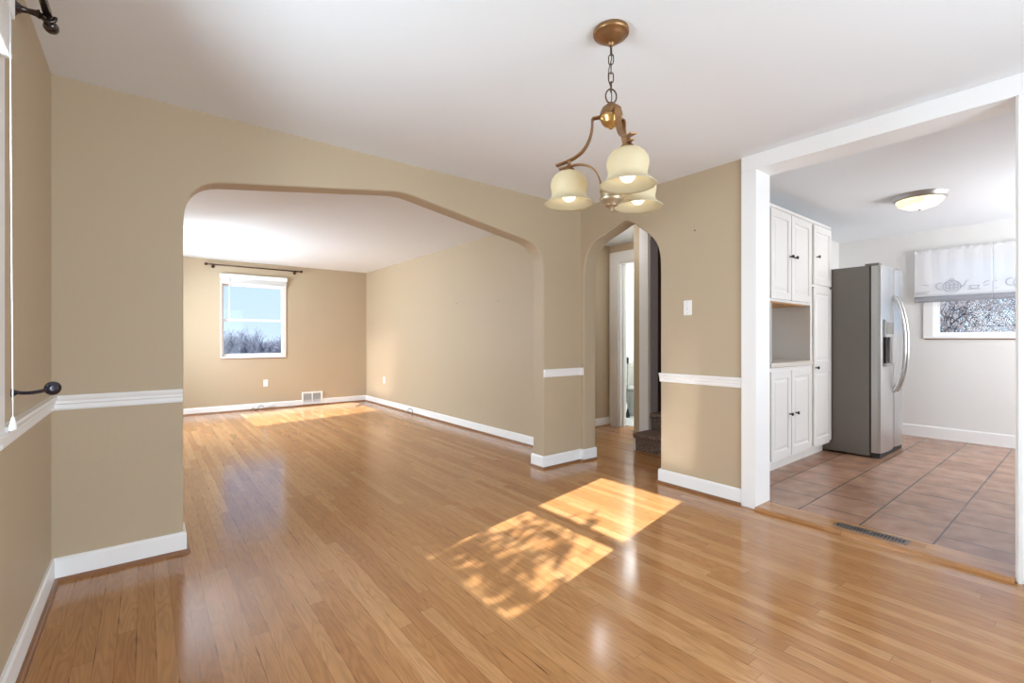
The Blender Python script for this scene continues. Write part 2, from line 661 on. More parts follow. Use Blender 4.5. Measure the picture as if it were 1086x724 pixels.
def holed_wall(bm, axis, a, b_, u0, u1, z0, z1, holes):
    """slab between planes a,b_ on axis ('x' or 'y') with rectangular holes (ua,ub,za,zb)"""
    us = sorted({u0, u1, *[h[0] for h in holes], *[h[1] for h in holes]})
    zs = sorted({z0, z1, *[h[2] for h in holes], *[h[3] for h in holes]})

    def solid(i, j):
        if not (0 <= i < len(us) - 1 and 0 <= j < len(zs) - 1):
            return False
        uc, zc = (us[i] + us[i + 1]) / 2, (zs[j] + zs[j + 1]) / 2
        return not any(h[0] < uc < h[1] and h[2] < zc < h[3] for h in holes)

    cache = {}

    def V(t, u, z):
        k = (t, u, z)
        if k not in cache:
            cache[k] = bm.verts.new((t, u, z) if axis == 'x' else (u, t, z))
        return cache[k]
    for i in range(len(us) - 1):
        for j in range(len(zs) - 1):
            if not solid(i, j):
                continue
            ua, ub, za, zb = us[i], us[i + 1], zs[j], zs[j + 1]
            for t in (a, b_):
                bm.faces.new((V(t, ua, za), V(t, ub, za), V(t, ub, zb), V(t, ua, zb)))
            if not solid(i - 1, j):
                bm.faces.new((V(a, ua, za), V(b_, ua, za), V(b_, ua, zb), V(a, ua, zb)))
            if not solid(i + 1, j):
                bm.faces.new((V(a, ub, za), V(b_, ub, za), V(b_, ub, zb), V(a, ub, zb)))
            if not solid(i, j - 1):
                bm.faces.new((V(a, ua, za), V(b_, ua, za), V(b_, ub, za), V(a, ub, za)))
            if not solid(i, j + 1):
                bm.faces.new((V(a, ua, zb), V(b_, ua, zb), V(b_, ub, zb), V(a, ub, zb)))
    return bm


def struct(name, bm, mat, label=None, cat=None, smooth=False):
    o = link(name, bm, mat, None, smooth)
    return tag(o, label, cat, None, 'structure')


H = 2.44
XL, XLo = -3.66, -3.86      # left wall
YF = 5.60                   # living room far wall
YB = -4.60                  # wall behind the camera
XE = 3.90                   # kitchen back wall

# ------------------------------------------------------------------ floors and ceiling
bm = bmesh.new()
box(bm, XLo, 0.0, YB - 0.2, YF + 0.2, -0.12, 0)
box(bm, 0.0, 1.82, -0.93, 1.25, -0.12, 0)
struct('floor', bm, 'oak', 'glossy honey oak strip floor running through dining room and living room', 'floor')
bm = B(0.19, XE + 0.1, YB, -0.93, -0.10, 0.02)
struct('floor_kitchen', bm, 'tile', 'terracotta tile floor of the kitchen with dark grout', 'floor')
bm = B(1.82, 3.6, -0.2, 2.4, -0.1, 0.004)
struct('floor_bathroom', bm, 'bathtile', 'pale floor of the bathroom beyond the hall', 'floor')
bm = B(XLo, XE + 0.1, YB - 0.2, YF + 0.2, H, H + 0.15)
struct('ceiling', bm, 'ceiling', 'smooth white ceiling over all rooms', 'ceiling')

# ------------------------------------------------------------------ walls
# left wall with window openings
W1 = (-1.96, -1.13, 0.88, 2.09)
W2 = (3.56, 4.92, 0.86, 2.08)
struct('wall_left', holed_wall(bmesh.new(), 'x', XL, XLo, YB, YF + 0.2, 0, H, [W1, W2]), 'tan', 'tan wall along the left side with a window and chair rail', 'wall')

# wall between dining and living room: wide pointed arch
arch = [(-3.141, 0), (-3.141, 1.78)]
arch += bez((-3.141, 1.78), (-3.141, 1.95), (-3.10, 2.035), (-2.97, 2.06), 10)[1:]
arch += [(-1.95, 2.216)] + bez((-1.95, 2.216), (-1.88, 2.229), (-1.80, 2.227), (-1.72, 2.210), 5)[1:]
arch += [(-0.70, 2.040)]
arch += bez((-0.70, 2.040), (-0.55, 2.015), (-0.483, 1.93), (-0.483, 1.76), 10)[1:]
arch += [(-0.483, 0)]
outl = [(XL - 0.05, 0)] + arch + [(0.10, 0), (0.10, H + 0.05), (XL - 0.05, H + 0.05)]
o = struct('wall_middle', prism(bmesh.new(), outl, 'y', 0.0, 0.147), 'tan', 'tan wall pierced by the wide low archway to the living room', 'wall')
bev(o, 0.012, 3, 25)

# right wall: small pointed arch, then the cased kitchen opening
ra = [(-0.040, 0), (-0.040, 1.74)]
ra += [(v[0], v[1]) for v in catmull([(-0.040, 1.74, 0), (-0.050, 1.85, 0), (-0.085, 1.985, 0), (-0.185, 2.088, 0), (-0.32, 2.138, 0), (-0.45, 2.186, 0)], 4)][1:]
ra += [(-0.50, 2.203), (-0.535, 2.207), (-0.57, 2.195)]
ra += [(v[0], v[1]) for v in catmull([(-0.62, 2.165, 0), (-0.704, 2.101, 0), (-0.788, 2.036, 0), (-0.850, 1.955, 0), (-0.880, 1.86, 0), (-0.887, 1.74, 0)], 4)]
ra += [(-0.887, 0)]
outl = [(0.10, 0)] + ra + [(-1.632, 0), (-1.632, 2.354), (-2.882, 2.354), (-2.882, 0), (YB - 0.05, 0), (YB - 0.05, H + 0.05), (0.10, H + 0.05)]
bm = prism(bmesh.new(), outl, 'x', 0.0, 0.17)
for f in bm.faces:
    if f.calc_center_median().x > 0.16 and len(f.verts) > 8:
        f.material_index = 0
o = struct('wall_right', bm, 'tan', 'tan wall with the narrow archway to the hall and the kitchen opening', 'wall')
bev(o, 0.012, 3, 25)
struct('wall_living_right', B(0.012, 0.17, 0.147, YF, 0, H), 'tan', 'blank tan wall on the right of the living room', 'wall')
FW = (-2.355, -1.42, 0.885, 2.09)
struct('wall_far', holed_wall(bmesh.new(), 'y', YF, YF + 0.2, XL, 0.2, 0, H, [FW]), 'tan', 'tan end wall of the living room with one window', 'wall')
W5 = (-2.85, -0.55, 0.3, 2.28)
struct('wall_front', holed_wall(bmesh.new(), 'y', YB, YB - 0.2, XL, 0.0, 0, H, [W5]), 'tan', 'wall of the dining room facing the archway', 'wall')
# kitchen
KW = (-2.98, -1.90, 1.20, 2.12)
struct('wall_kitchen_back', holed_wall(bmesh.new(), 'x', XE, XE + 0.2, YB, -0.96, 0, H, [KW]), 'white_wall', 'white kitchen wall with the curtained window', 'wall')
struct('wall_kitchen_left', B(0.165, XE + 0.2, -0.96, -0.893, 0, H), 'white_wall', 'white kitchen wall behind the cabinets and refrigerator', 'wall')
W6 = (1.75, 3.55, 0.9, 2.1)
struct('wall_kitchen_front', holed_wall(bmesh.new(), 'y', -4.25, -4.4, 0.17, XE, 0, H, [W6]), 'white_wall', 'white kitchen wall opposite the cabinets', 'wall')
struct('wall_kitchen_side', B(0.17, 0.19, -4.25, -2.882, 0, H), 'white_wall', 'white kitchen face of the wall beside the opening', 'wall')
# hall and bathroom
struct('wall_hall_left', B(0.17, 1.81, 1.05, 1.15, 0, H), 'tan', 'tan hall wall seen through the narrow archway', 'wall')
struct('wall_hall_back', holed_wall(bmesh.new(), 'x', 1.69, 1.81, -0.06, 1.05, 0, H, [(0.07, 0.90, -0.001, 2.20)]), 'tan', 'tan hall wall around the bathroom doorway', 'wall')
bm = B(1.0, 1.13, -0.075, 0.135, 0, H)
struct('wall_stair', bm, 'tan', 'narrow tan wall end beside the stairs', 'wall')
struct('wall_stair_back', B(3.0, 3.1, -0.9, 0.0, 0, H), 'brownwall', 'wall at the head of the stairs, unlit dark painted in as brown', 'wall')
struct('wall_stair_side', B(1.13, 3.0, -0.06, 0.02, 0, H), 'brownwall', 'wall along the stairs, unlit dark painted in as brown', 'wall')
struct('wall_bathroom_left', B(1.81, 3.6, 2.3, 2.4, 0, H), 'white_wall', 'white bathroom wall on the left', 'wall')
struct('wall_bathroom_back', B(3.5, 3.6, 0.02, 2.3, 0, H), 'white_wall', 'white bathroom wall behind the toilet', 'wall')
struct('wall_bathroom_right', B(1.81, 3.5, 0.02, 0.10, 0, H), 'white_wall', 'white bathroom wall on the right', 'wall')
bd = bpy.data.lights.new('bathroom_lamp', 'POINT')
bd.energy = L_BATH
bd.shadow_soft_size = 0.12
bd.color = (0.95, 1.0, 0.98)
bo = bpy.data.objects.new('bathroom_lamp', bd)
bo.location = (2.7, 1.3, 2.25)
COL.objects.link(bo)

hd = bpy.data.lights.new('hall_fill', 'POINT')  # unseen lamp added to brighten the hall
hd.energy = 9.0
hd.shadow_soft_size = 0.12
ho = bpy.data.objects.new('hall_fill', hd)
ho.location = (0.75, 0.5, 2.3)
COL.objects.link(ho)

# ------------------------------------------------------------------ baseboards (with shoe moulding), chair rails, casings


def base_run(name, label, path, closed_ends=True, t=0.014, h=0.113, shoe=True):
    """path: list of (x,y) along the wall face, room on the left-hand side of travel"""
    pts = [Vector(p) for p in path]
    n = len(pts)

    def offs(d):
        out = []
        for i, p in enumerate(pts):
            nn = []
            if i > 0:
                v = (pts[i] - pts[i - 1]).normalized()
                nn.append(Vector((-v.y, v.x)))
            if i < n - 1:
                v = (pts[i + 1] - pts[i]).normalized()
                nn.append(Vector((-v.y, v.x)))
            if len(nn) == 2:
                m_ = (nn[0] + nn[1])
                m_ = m_ / max(0.2, (1 + nn[0].dot(nn[1])))
                out.append(p + m_ * d)
            else:
                out.append(p + nn[0] * d)
        return out

    def sweep(prof):
        bm_ = bmesh.new()
        cols = [[bm_.verts.new((q.x, q.y, z)) for q in offs(d)] for d, z in prof]
        m2 = len(prof)
        for k in range(m2):
            A_, C_ = cols[k], cols[(k + 1) % m2]
            for i in range(n - 1):
                bm_.faces.new((A_[i], A_[i + 1], C_[i + 1], C_[i]))
        bm_.faces.new([c[0] for c in cols])
        bm_.faces.new([c[-1] for c in reversed(cols)])
        return bm_
    o_ = struct(name, sweep([(-0.003, 0.0), (t, 0.0), (t, h - 0.012), (t * 0.6, h), (-0.003, h)]), 'trim', label, 'baseboard')
    if shoe:
        link('shoe_moulding', sweep([(t - 0.001, 0.0), (t + 0.017, 0.0), (t + 0.016, 0.010), (t + 0.010, 0.017), (t - 0.001, 0.019)]), 'shoe', o_)['label'] = 'brown stained shoe moulding'
    return sweep


base_run('baseboard_left', 'white baseboard along the left dining wall turning to the archway', [(-3.141, 0.147), (-3.141, 0.0), (XL, 0.0), (XL, YB)][0:0] or [(-3.141, 0.16), (-3.141, 0.0), (XL, 0.0), (XL, YB)][::-1][::-1])
base_run('baseboard_middle', 'white baseboard wrapping the pier between the two archways', [(0.17, -0.040), (0.0, -0.040), (0.0, 0.0), (-0.483, 0.0), (-0.483, 0.147), (0.012, 0.147)])
base_run('baseboard_right', 'white baseboard between the narrow archway and the kitchen opening', [(0.0, -1.549), (0.0, -0.887), (0.17, -0.887)])
base_run('baseboard_living', 'white baseboard along the living room right wall and end wall', [(0.012, 0.16), (0.012, YF), (XL, YF), (XL, 0.2)], h=0.105)
base_run('baseboard_hall', 'white baseboard on the hall wall beyond the narrow archway', [(1.69, 1.05), (0.17, 1.05)], h=0.115)
base_run('baseboard_kitchen', 'white baseboard under the kitchen window', [(XE, -4.25), (XE, -0.97)], h=0.155, shoe=False)


def rail_run(name, label, path, z0, z1, closed=False):
    """moulded chair rail profile swept along path; room on the left of travel"""
    hh = z1 - z0
    prof = [(-0.002, z0), (0.008, z0), (0.012, z0 + hh * .12), (0.012, z0 + hh * .38), (0.017, z0 + hh * .46), (0.017, z0 + hh * .62), (0.022, z0 + hh * .74), (0.026, z0 + hh * .9), (0.024, z1), (-0.002, z1)]
    pts = [Vector(p) for p in path]
    n = len(pts)
    bm_ = bmesh.new()
    cols = []
    for d, z in prof:
        row_ = []
        for i, p in enumerate(pts):
            nn = []
            if i > 0:
                v = (pts[i] - pts[i - 1]).normalized()
                nn.append(Vector((-v.y, v.x)))
            if i < n - 1:
                v = (pts[i + 1] - pts[i]).normalized()
                nn.append(Vector((-v.y, v.x)))
            m_ = nn[0] if len(nn) == 1 else (nn[0] + nn[1]) / max(0.2, 1 + nn[0].dot(nn[1]))
            q_ = p + m_ * d
            row_.append(bm_.verts.new((q_.x, q_.y, z)))
        cols.append(row_)
    m2 = len(prof)
    for k in range(m2):
        A_, C_ = cols[k], cols[(k + 1) % m2]
        for i in range(n - 1):
            bm_.faces.new((A_[i], A_[i + 1], C_[i + 1], C_[i]))
    bm_.faces.new([c[0] for c in cols])
    bm_.faces.new([c[-1] for c in reversed(cols)])
    return struct(name, bm_, 'trim', label, 'chair rail')


rail_run('trim_1', 'white moulded chair rail from the wide archway round the left corner to the window', [(-3.144, 0.0), (XL, 0.0), (XL, -1.03)], 0.824, 0.896)
rail_run('trim_2', 'short white chair rail on the pier between the archways', [(0.0, -0.036), (0.0, 0.0), (-0.481, 0.0)], 0.824, 0.896)
rail_run('trim_3', 'white chair rail between the narrow archway and the kitchen opening', [(0.0, -1.549), (0.0, -0.886)], 0.824, 0.896)

# kitchen opening casing and lining


def casing_prof_box(x0, x1, y0, y1, z0, z1):
    return B(x0, x1, y0, y1, z0, z1)


o = struct('trim_4', B(-0.02, 0.0, -1.654, -1.551, 0, H - 0.106), 'trim', 'white casing on the left side of the kitchen opening', 'casing'); bev(o, .004)
bm = bmesh.new()
box(bm, -0.02, 0.0, -2.97, -2.862, 0, H - 0.106)
o = struct('trim_5', bm, 'trim', 'white casing on the right side of the kitchen opening', 'casing'); bev(o, .004)
link('back_band', B(-0.032, -0.018, -2.975, -2.945, 0, H - 0.10), 'trim', o)
link('bead', B(-0.026, -0.018, -2.885, -2.872, 0, H - 0.106), 'trim', o)
o = struct('trim_6', B(-0.02, 0.0, -2.97, -1.551, H - 0.106, H), 'trim', 'white head casing over the kitchen opening', 'casing'); bev(o, .004)
struct('trim_7', B(-0.005, 0.195, -1.652, -1.628, 0.0, 2.334), 'trim', 'white left lining board of the kitchen opening', 'jamb')
struct('trim_8', B(-0.005, 0.195, -2.888, -2.862, 0.0, 2.334), 'trim', 'white right lining board of the kitchen opening', 'jamb')
struct('trim_9', B(-0.005, 0.195, -2.888, -1.628, 2.334, 2.36), 'trim', 'white soffit board of the kitchen opening', 'jamb')
# threshold
prof = [(-0.045, 0.0), (-0.045, 0.008), (-0.038, 0.018), (-0.025, 0.022), (0.155, 0.022), (0.165, 0.0)]
bm = bmesh.new()
prism(bm, prof, 'y', -2.862, -1.652)
o = struct('trim_10', bm, 'oak', 'oak threshold board between wood floor and kitchen tile', 'threshold')
bm = B(0.155, 0.195, -2.862, -1.652, 0.0, 0.0215)
struct('trim_11', bm, 'tile', 'narrow tile strip behind the oak threshold', 'threshold')

# bathroom door casing
t = thing('door_1', 'white cased bathroom doorway at the end of the hall', 'doorway', (1.69, 0.5, 0), kind='structure')
def dpart(name, bm_):
    for v in bm_.verts:
        v.co -= Vector((1.69, 0.5, 0))
    return link(name, bm_, 'trim', t)
dpart('side_casing', B(1.665, 1.69, 0.90, 1.04, 0, 2.34))
dpart('side_casing', B(1.665, 1.69, -0.05, 0.07, 0, 2.34))
dpart('head_casing', B(1.665, 1.69, 0.07, 0.90, 2.20, 2.34))
dpart('side_jamb', B(1.685, 1.815, 0.88, 0.905, 0, 2.20))
dpart('side_jamb', B(1.685, 1.815, 0.065, 0.09, 0, 2.20))
dpart('head_jamb', B(1.685, 1.815, 0.09, 0.88, 2.18, 2.205))
dpart('stop_moulding', B(1.74, 1.78, 0.862, 0.88, 0, 2.18))
# stair wall corner board and return with its shadow painted in lavender
struct('trim_12', B(0.985, 1.0, -0.062, 0.050, 0.10, H), 'trim', 'white corner board on the wall end beside the stairs', 'trim')
struct('wall_stair_return', B(0.99, 1.135, -0.085, -0.0755, 0.1, H), 'lavender', 'narrow wall strip beside the stairs, shadow painted in as lavender', 'wall')

# ------------------------------------------------------------------ windows


def window_unit(name, label, axis, plane_in, plane_out, hole, outward, sashes=2, casing=0.085, apron=True):
    """hole=(u0,u1,z0,z1); axis 'x' wall normal along x. outward=+1/-1 direction of outside"""
    u0, u1, z0, z1 = hole
    uc = (u0 + u1) / 2
    loc = (plane_in, uc, z0) if axis == 'x' else (uc, plane_in, z0)
    w = thing(name, label, 'window', loc, kind='structure')

    def bx(bm_, a, b2, ua, ub, za, zb):
        a, b2 = min(a, b2), max(a, b2)
        if axis == 'x':
            box(bm_, a - loc[0], b2 - loc[0], ua - loc[1], ub - loc[1], za - loc[2], zb - loc[2])
        else:
            box(bm_, ua - loc[0], ub - loc[0], a - loc[1], b2 - loc[1], za - loc[2], zb - loc[2])
    s = outward
    # casing boards on the room side
    c = casing
    inn = plane_in - s * 0.018
    bm_ = bmesh.new()
    bx(bm_, inn, plane_in, u0 - c, u0, z0, z1)
    link('side_casing', bm_, 'trim', w)
    bm_ = bmesh.new()
    bx(bm_, inn, plane_in, u1, u1 + c, z0, z1)
    link('side_casing', bm_, 'trim', w)
    bm_ = bmesh.new()
    bx(bm_, inn, plane_in, u0 - c, u1 + c, z1, z1 + c)
    link('head_casing', bm_, 'trim', w)
    bm_ = bmesh.new()
    bx(bm_, plane_in - s * 0.028, plane_in, u0 - c, u1 + c, z0 - 0.022, z0)
    bev(link('window_sill', bm_, 'trim', w), 0.004)
    if apron:
        bm_ = bmesh.new()
        bx(bm_, plane_in - s * 0.006, plane_in, u0 - c * .9, u1 + c * .9, z0 - 0.034, z0 - 0.022)
        link('apron', bm_, 'shoe', w)
    # frame lining
    d0 = plane_in + s * 0.06
    d1 = plane_in + s * 0.14
    g_ = 0.016
    bm_ = bmesh.new()
    bx(bm_, d0, d1, u0, u0 + g_, z0, z1)
    bx(bm_, d0, d1, u1 - g_, u1, z0, z1)
    bx(bm_, d0, d1, u0 + g_, u1 - g_, z0, z0 + g_)
    bx(bm_, d0, d1, u0 + g_, u1 - g_, z1 - g_, z1)
    link('window_frame', bm_, 'vinyl', w)
    a0, a1, b0, b1 = u0 + g_, u1 - g_, z0 + g_, z1 - g_
    mid = (b0 + b1) / 2 + 0.0
    sw = 0.026
    runs = [(b0, mid + 0.018, 0.075), (mid - 0.018, b1, 0.105)] if sashes == 2 else [(b0, b1, 0.09)]
    for za, zb, off_ in runs:
        p0, p1 = plane_in + s * off_, plane_in + s * (off_ + 0.026)
        bm_ = bmesh.new()
        bx(bm_, p0, p1, a0, a0 + sw, za, zb)
        bx(bm_, p0, p1, a1 - sw, a1, za, zb)
        bx(bm_, p0, p1, a0 + sw, a1 - sw, za, za + sw + 0.010)
        bx(bm_, p0, p1, a0 + sw, a1 - sw, zb - sw - 0.010, zb)
        so = link('sash', bm_, 'vinyl', w)
        bm_ = bmesh.new()
        bx(bm_, p0 + s * 0.011, p0 + s * 0.015, a0 + sw, a1 - sw, za + sw, zb - sw)
        link('pane', bm_, 'glass', so)
    return w


window_unit('window_1', 'white double-hung window on the left dining wall', 'x', XL, XLo, W1, -1)
window_unit('window_2', 'wide white window on the left living room wall', 'x', XL, XLo, W2, -1, sashes=1)
window_unit('window_3', 'white double-hung window on the living room end wall', 'y', YF, YF + .2, FW, 1, casing=0.012)
window_unit('window_4', 'white kitchen window behind the sheer valance', 'x', XE, XE + .2, KW, 1, sashes=1, casing=0.085)
window_unit('added_window_front', 'wide added window behind the viewer for fill light', 'y', YB, YB - .2, W5, -1, sashes=1)  # invented opening that carries the front fill light
window_unit('added_window_kitchen', 'unseen kitchen window added opposite the cabinets for fill light', 'y', -4.25, -4.4, W6, -1, sashes=1)  # unseen window added and placed to light the kitchen

# ------------------------------------------------------------------ refrigerator
FX0, FX1, FXM = 2.21, 3.02, 2.675
fr = thing('refrigerator', 'stainless side-by-side refrigerator with charcoal side standing past the white cabinets', 'refrigerator', (FX0, -1.0, 0.02))
FO = Vector((FX0, -1.0, 0.02))
def fpart(name, bm_, mat, parent=fr, label=None):
    for v in bm_.verts:
        v.co -= FO
    o_ = link(name, bm_, mat, parent)
    if label:
        o_['label'] = label
    return o_
bev(fpart('body', B(FX0, FX1, -1.722, -1.0, 0.035, 1.885), 'fridge_side', label='charcoal grey cabinet body'), 0.006)
fpart('door_gasket', B(FX0 + 0.012, FX1 - 0.012, -1.735, -1.722, 0.07, 1.875), 'dark')


def door_outline(x0, x1, yb, yf, bulge=0.018, r=0.018):
    pts = [(x0, yb), (x0, yf + r)]
    n = 14
    for k in range(n + 1):
        t_ = k / n
        x = x0 + r * .6 + (x1 - x0 - r * 1.2) * t_
        pts.append((x, yf - bulge * (1 - (2 * t_ - 1) ** 2)))
    pts += [(x1, yf + r), (x1, yb)]
    return pts


# freezer door with a dispenser recess
bm = bmesh.new()
outl = door_outline(FX0, FXM - 0.004, -1.735, -1.806)
prism(bm, outl, 'z', 0.075, 0.905)
fz = fpart('freezer_door', bm, 'steel')
bm = bmesh.new(); prism(bm, outl, 'z', 1.36, 1.88)
auto_smooth(fpart('upper_panel', bm, 'steel', fz), 30)
bm = bmesh.new(); prism(bm, [p for p in door_outline(FX0, 2.315, -1.735, -1.806, 0.006)], 'z', 0.905, 1.36)
auto_smooth(fpart('side_panel', bm, 'steel', fz), 30)
bm = bmesh.new(); prism(bm, [p for p in door_outline(2.585, FXM - 0.004, -1.735, -1.812, 0.004)], 'z', 0.905, 1.36)
auto_smooth(fpart('side_panel', bm, 'steel', fz), 30)
auto_smooth(fz, 30)
disp = fpart('dispenser', B(2.315, 2.585, -1.750, -1.735, 0.905, 1.36), 'nickel', fz, 'dark dispenser recess')
bm = bmesh.new()
box(bm, 2.315, 2.585, -1.826, -1.750, 1.19, 1.36)
fpart('control_panel', bm, 'steel', disp)
fpart('drip_tray', B(2.315, 2.585, -1.832, -1.750, 0.905, 0.935), 'nickel', disp)
bm = bmesh.new()
box(bm, 2.315, 2.33, -1.828, -1.750, 0.935, 1.19)
fpart('recess_side', bm, 'dark', disp)
fpart('paddle', B(2.42, 2.48, -1.79, -1.77, 1.05, 1.19), 'dark', disp)
bm = bmesh.new()
box(bm, 2.335, 2.565, -1.8285, -1.826, 1.22, 1.335)
fpart('display', bm, 'fridge_side', disp)
bm = bmesh.new()
prism(bm, door_outline(FXM + 0.004, FX1, -1.735, -1.806), 'z', 0.075, 1.88)
auto_smooth(fpart('refrigerator_door', bm, 'steel'), 30)
for hx in (FXM - 0.055, FXM + 0.055):
    pth = catmull([(hx, -1.815, 1.60), (hx, -1.855, 1.52), (hx, -1.895, 1.32), (hx, -1.905, 1.12), (hx, -1.895, 0.92), (hx, -1.855, 0.72), (hx, -1.815, 0.64)], 6)
    bm = bmesh.new()
    tube(bm, pth, 0.0155, 10)
    o = fpart('handle', bm, 'steel')
    o.data.shade_smooth()
fpart('base_grille', B(FX0 + 0.02, FX1 - 0.02, -1.80, -1.722, 0.022, 0.068), 'dark')
bm = bmesh.new()
tube(bm, [(FX0 + 0.05, -1.775, 0.045), (FX0 + 0.085, -1.775, 0.045)], 0.024, 14)
fpart('caster', bm, 'dark')
fpart('hinge_cover', B(FX0 + 0.02, FX0 + 0.13, -1.79, -1.68, 1.885, 1.905), 'fridge_side')
fpart('hinge_cover', B(FX1 - 0.13, FX1 - 0.02, -1.79, -1.68, 1.885, 1.905), 'fridge_side')

# ------------------------------------------------------------------ cabinets
CY = -1.39


def panel_door(x0, x1, z0, z1, y=CY, panels=None, t=0.018):
    """raised-panel door; front at y - t"""
    bm_ = bmesh.new()
    yf = y - t
    panels = panels or [(x0 + 0.055, x1 - 0.055, z0 + 0.06, z1 - 0.06)]
    us = sorted({x0, x1, *[p[0] for p in panels], *[p[1] for p in panels]})
    zs = sorted({z0, z1, *[p[2] for p in panels], *[p[3] for p in panels]})
    holed_wall(bm_, 'y', yf, y, x0, x1, z0, z1, panels)
    for a, b2, c, d in panels:
        rings_ = []
        for ins, dep in ((0, 0), (0.006, 0.009), (0.016, 0.010), (0.040, 0.002), (0.044, 0.002)):
            rings_.append([bm_.verts.new((xx, yf + dep, zz)) for xx, zz in ((a + ins, c + ins), (b2 - ins, c + ins), (b2 - ins, d - ins), (a + ins, d - ins))])
        for A_, C_ in zip(rings_[:-1], rings_[1:]):
            for k in range(4):
                bm_.faces.new((A_[k], A_[(k + 1) % 4], C_[(k + 1) % 4], C_[k]))
        bm_.faces.new(rings_[-1])
        # backing
        q_ = [bm_.verts.new((xx, y, zz)) for xx, zz in ((a, c), (b2, c), (b2, d), (a, d))]
        bm_.faces.new(q_)
    bmesh.ops.remove_doubles(bm_, verts=bm_.verts[:], dist=1e-5)
    return bm_


def knob_mesh(x, y, z):
    bm_ = bmesh.new()
    mt = Matrix.Rotation(PI / 2, 4, 'X')
    lathe(bm_, [(0, 0), (0.007, 0), (0.006, 0.012), (0.008, 0.017), (0.0145, 0.021), (0.0155, 0.027), (0.011, 0.033), (0, 0.035)], 16, (x, y, z), mt)
    return bm_


def cab(name, label, x0, x1, yb, z0, z1, loc):
    return thing(name, label, 'cabinet', loc)


def local(bm_, loc):
    for v in bm_.verts:
        v.co -= Vector(loc)
    return bm_


CX0, CX1 = 0.79, 1.69      # two-door unit
PX0, PX1 = 1.692, 2.205    # tall pantry unit
# base cabinet
L = (1.24, -1.2, 0.02)
cb = thing('base_cabinet', 'white two-door base cabinet under the beige counter', 'cabinet', L)
bev(link('carcass', local(B(CX0, CX1, CY, -0.965, 0.115, 0.925), L), 'cabinet', cb), 0.002)
link('toe_kick', local(B(CX0, CX1, -1.325, -1.30, 0.02, 0.115), L), 'cabinet', cb)
for (x0, x1, kx) in ((0.805, 1.205, 1.172), (1.222, 1.668, 1.300)):
    d = link('door', local(panel_door(x0, x1, 0.145, 0.893), L), 'cabinet', cb)
    k = link('knob', local(knob_mesh(kx, CY - 0.018, 0.509), L), 'black', d, True)
    k['label'] = 'small black knob'
# counter
o = link('countertop', B(CX0, CX1, CY - 0.025, -0.965, 0.926, 0.968), 'counter')
bev(o, 0.008, 3)
tag(o, 'beige laminate countertop in the niche between the cabinets', 'countertop')
# upper cabinet
L = (1.24, -1.2, 1.5)
cu = thing('wall_cabinet', 'white two-door wall cabinet hung above the counter niche', 'cabinet', L)
bev(link('carcass', local(B(CX0, CX1, CY, -0.965, 1.492, 2.285), L), 'cabinet', cu), 0.002)
o = link('underside', local(B(CX0 + 0.03, CX1 - 0.01, CY + 0.025, -0.965, 1.484, 1.493), L), 'rawwood', cu)
o['label'] = 'raw pine underside'
link('crown_strip', local(B(CX0, CX1, CY - 0.012, CY, 2.285, 2.31), L), 'cabinet', cu)
for (x0, x1, kx) in ((0.805, 1.205, 1.185), (1.222, 1.668, 1.245)):
    d = link('door', local(panel_door(x0, x1, 1.515, 2.272), L), 'cabinet', cu)
    k = link('knob', local(knob_mesh(kx + (0.035 if x0 > 1.2 else 0), CY - 0.018, 1.90), L), 'black', d, True)
    k['label'] = 'small black knob'
# niche backsplash
tag(link('backsplash_panel', B(CX0, CX1, -0.985, -0.961, 0.97, 1.484), 'niche'), 'grey panel lining the back of the counter niche', 'backsplash')
tag(link('niche_side_panel', B(0.905, 0.925, CY + 0.03, -0.99, 0.97, 1.484), 'niche'), 'grey upright panel at the left of the counter niche', 'panel')
# pantry
L = (1.95, -1.2, 0.02)
cp = thing('pantry_cabinet', 'tall white pantry cabinet between the counter niche and the refrigerator', 'cabinet', L)
bev(link('carcass', local(B(PX0, PX1, CY, -0.965, 0.115, 2.285), L), 'cabinet', cp), 0.002)
link('toe_kick', local(B(PX0, PX1, -1.325, -1.30, 0.02, 0.115), L), 'cabinet', cp)
link('crown_strip', local(B(PX0, PX1, CY - 0.012, CY, 2.285, 2.31), L), 'cabinet', cp)
d = link('door', local(panel_door(1.735, 2.192, 1.70, 2.272), L), 'cabinet', cp)
link('knob', local(knob_mesh(1.80, CY - 0.018, 1.965), L), 'black', d, True)['label'] = 'small black knob'
d = link('door', local(panel_door(1.735, 2.192, 0.145, 1.675, panels=[(1.79, 2.137, 0.205, 0.85), (1.79, 2.137, 0.955, 1.615)]), L), 'cabinet', cp)
link('knob', local(knob_mesh(1.775, CY - 0.018, 0.895), L), 'black', d, True)['label'] = 'small black knob'

# ------------------------------------------------------------------ chandelier
CHX, CHY = -1.795, -1.868
ch = thing('chandelier', 'bronze three-arm chandelier with cream bell shades hanging from the dining room ceiling', 'chandelier', (CHX, CHY, H))
DZ = -H


def cpart(name, bm_, mat, parent=None, smooth=True):
    for v in bm_.verts:
        v.co.z += DZ + (0.0 if name in ('ceiling_canopy', 'chain_link', 'cord') else 0.026)
    return link(name, bm_, mat, parent or ch, smooth)


bm = bmesh.new()
lathe(bm, [(0, 2.44), (0.070, 2.44), (0.073, 2.434), (0.073, 2.424), (0.068, 2.418), (0.058, 2.415), (0.054, 2.408), (0.046, 2.404), (0.040, 2.398), (0.022, 2.390), (0.014, 2.386), (0.012, 2.378), (0.006, 2.372), (0, 2.37)], 40)
auto_smooth(cpart('ceiling_canopy', bm, 'bronze'), 45)


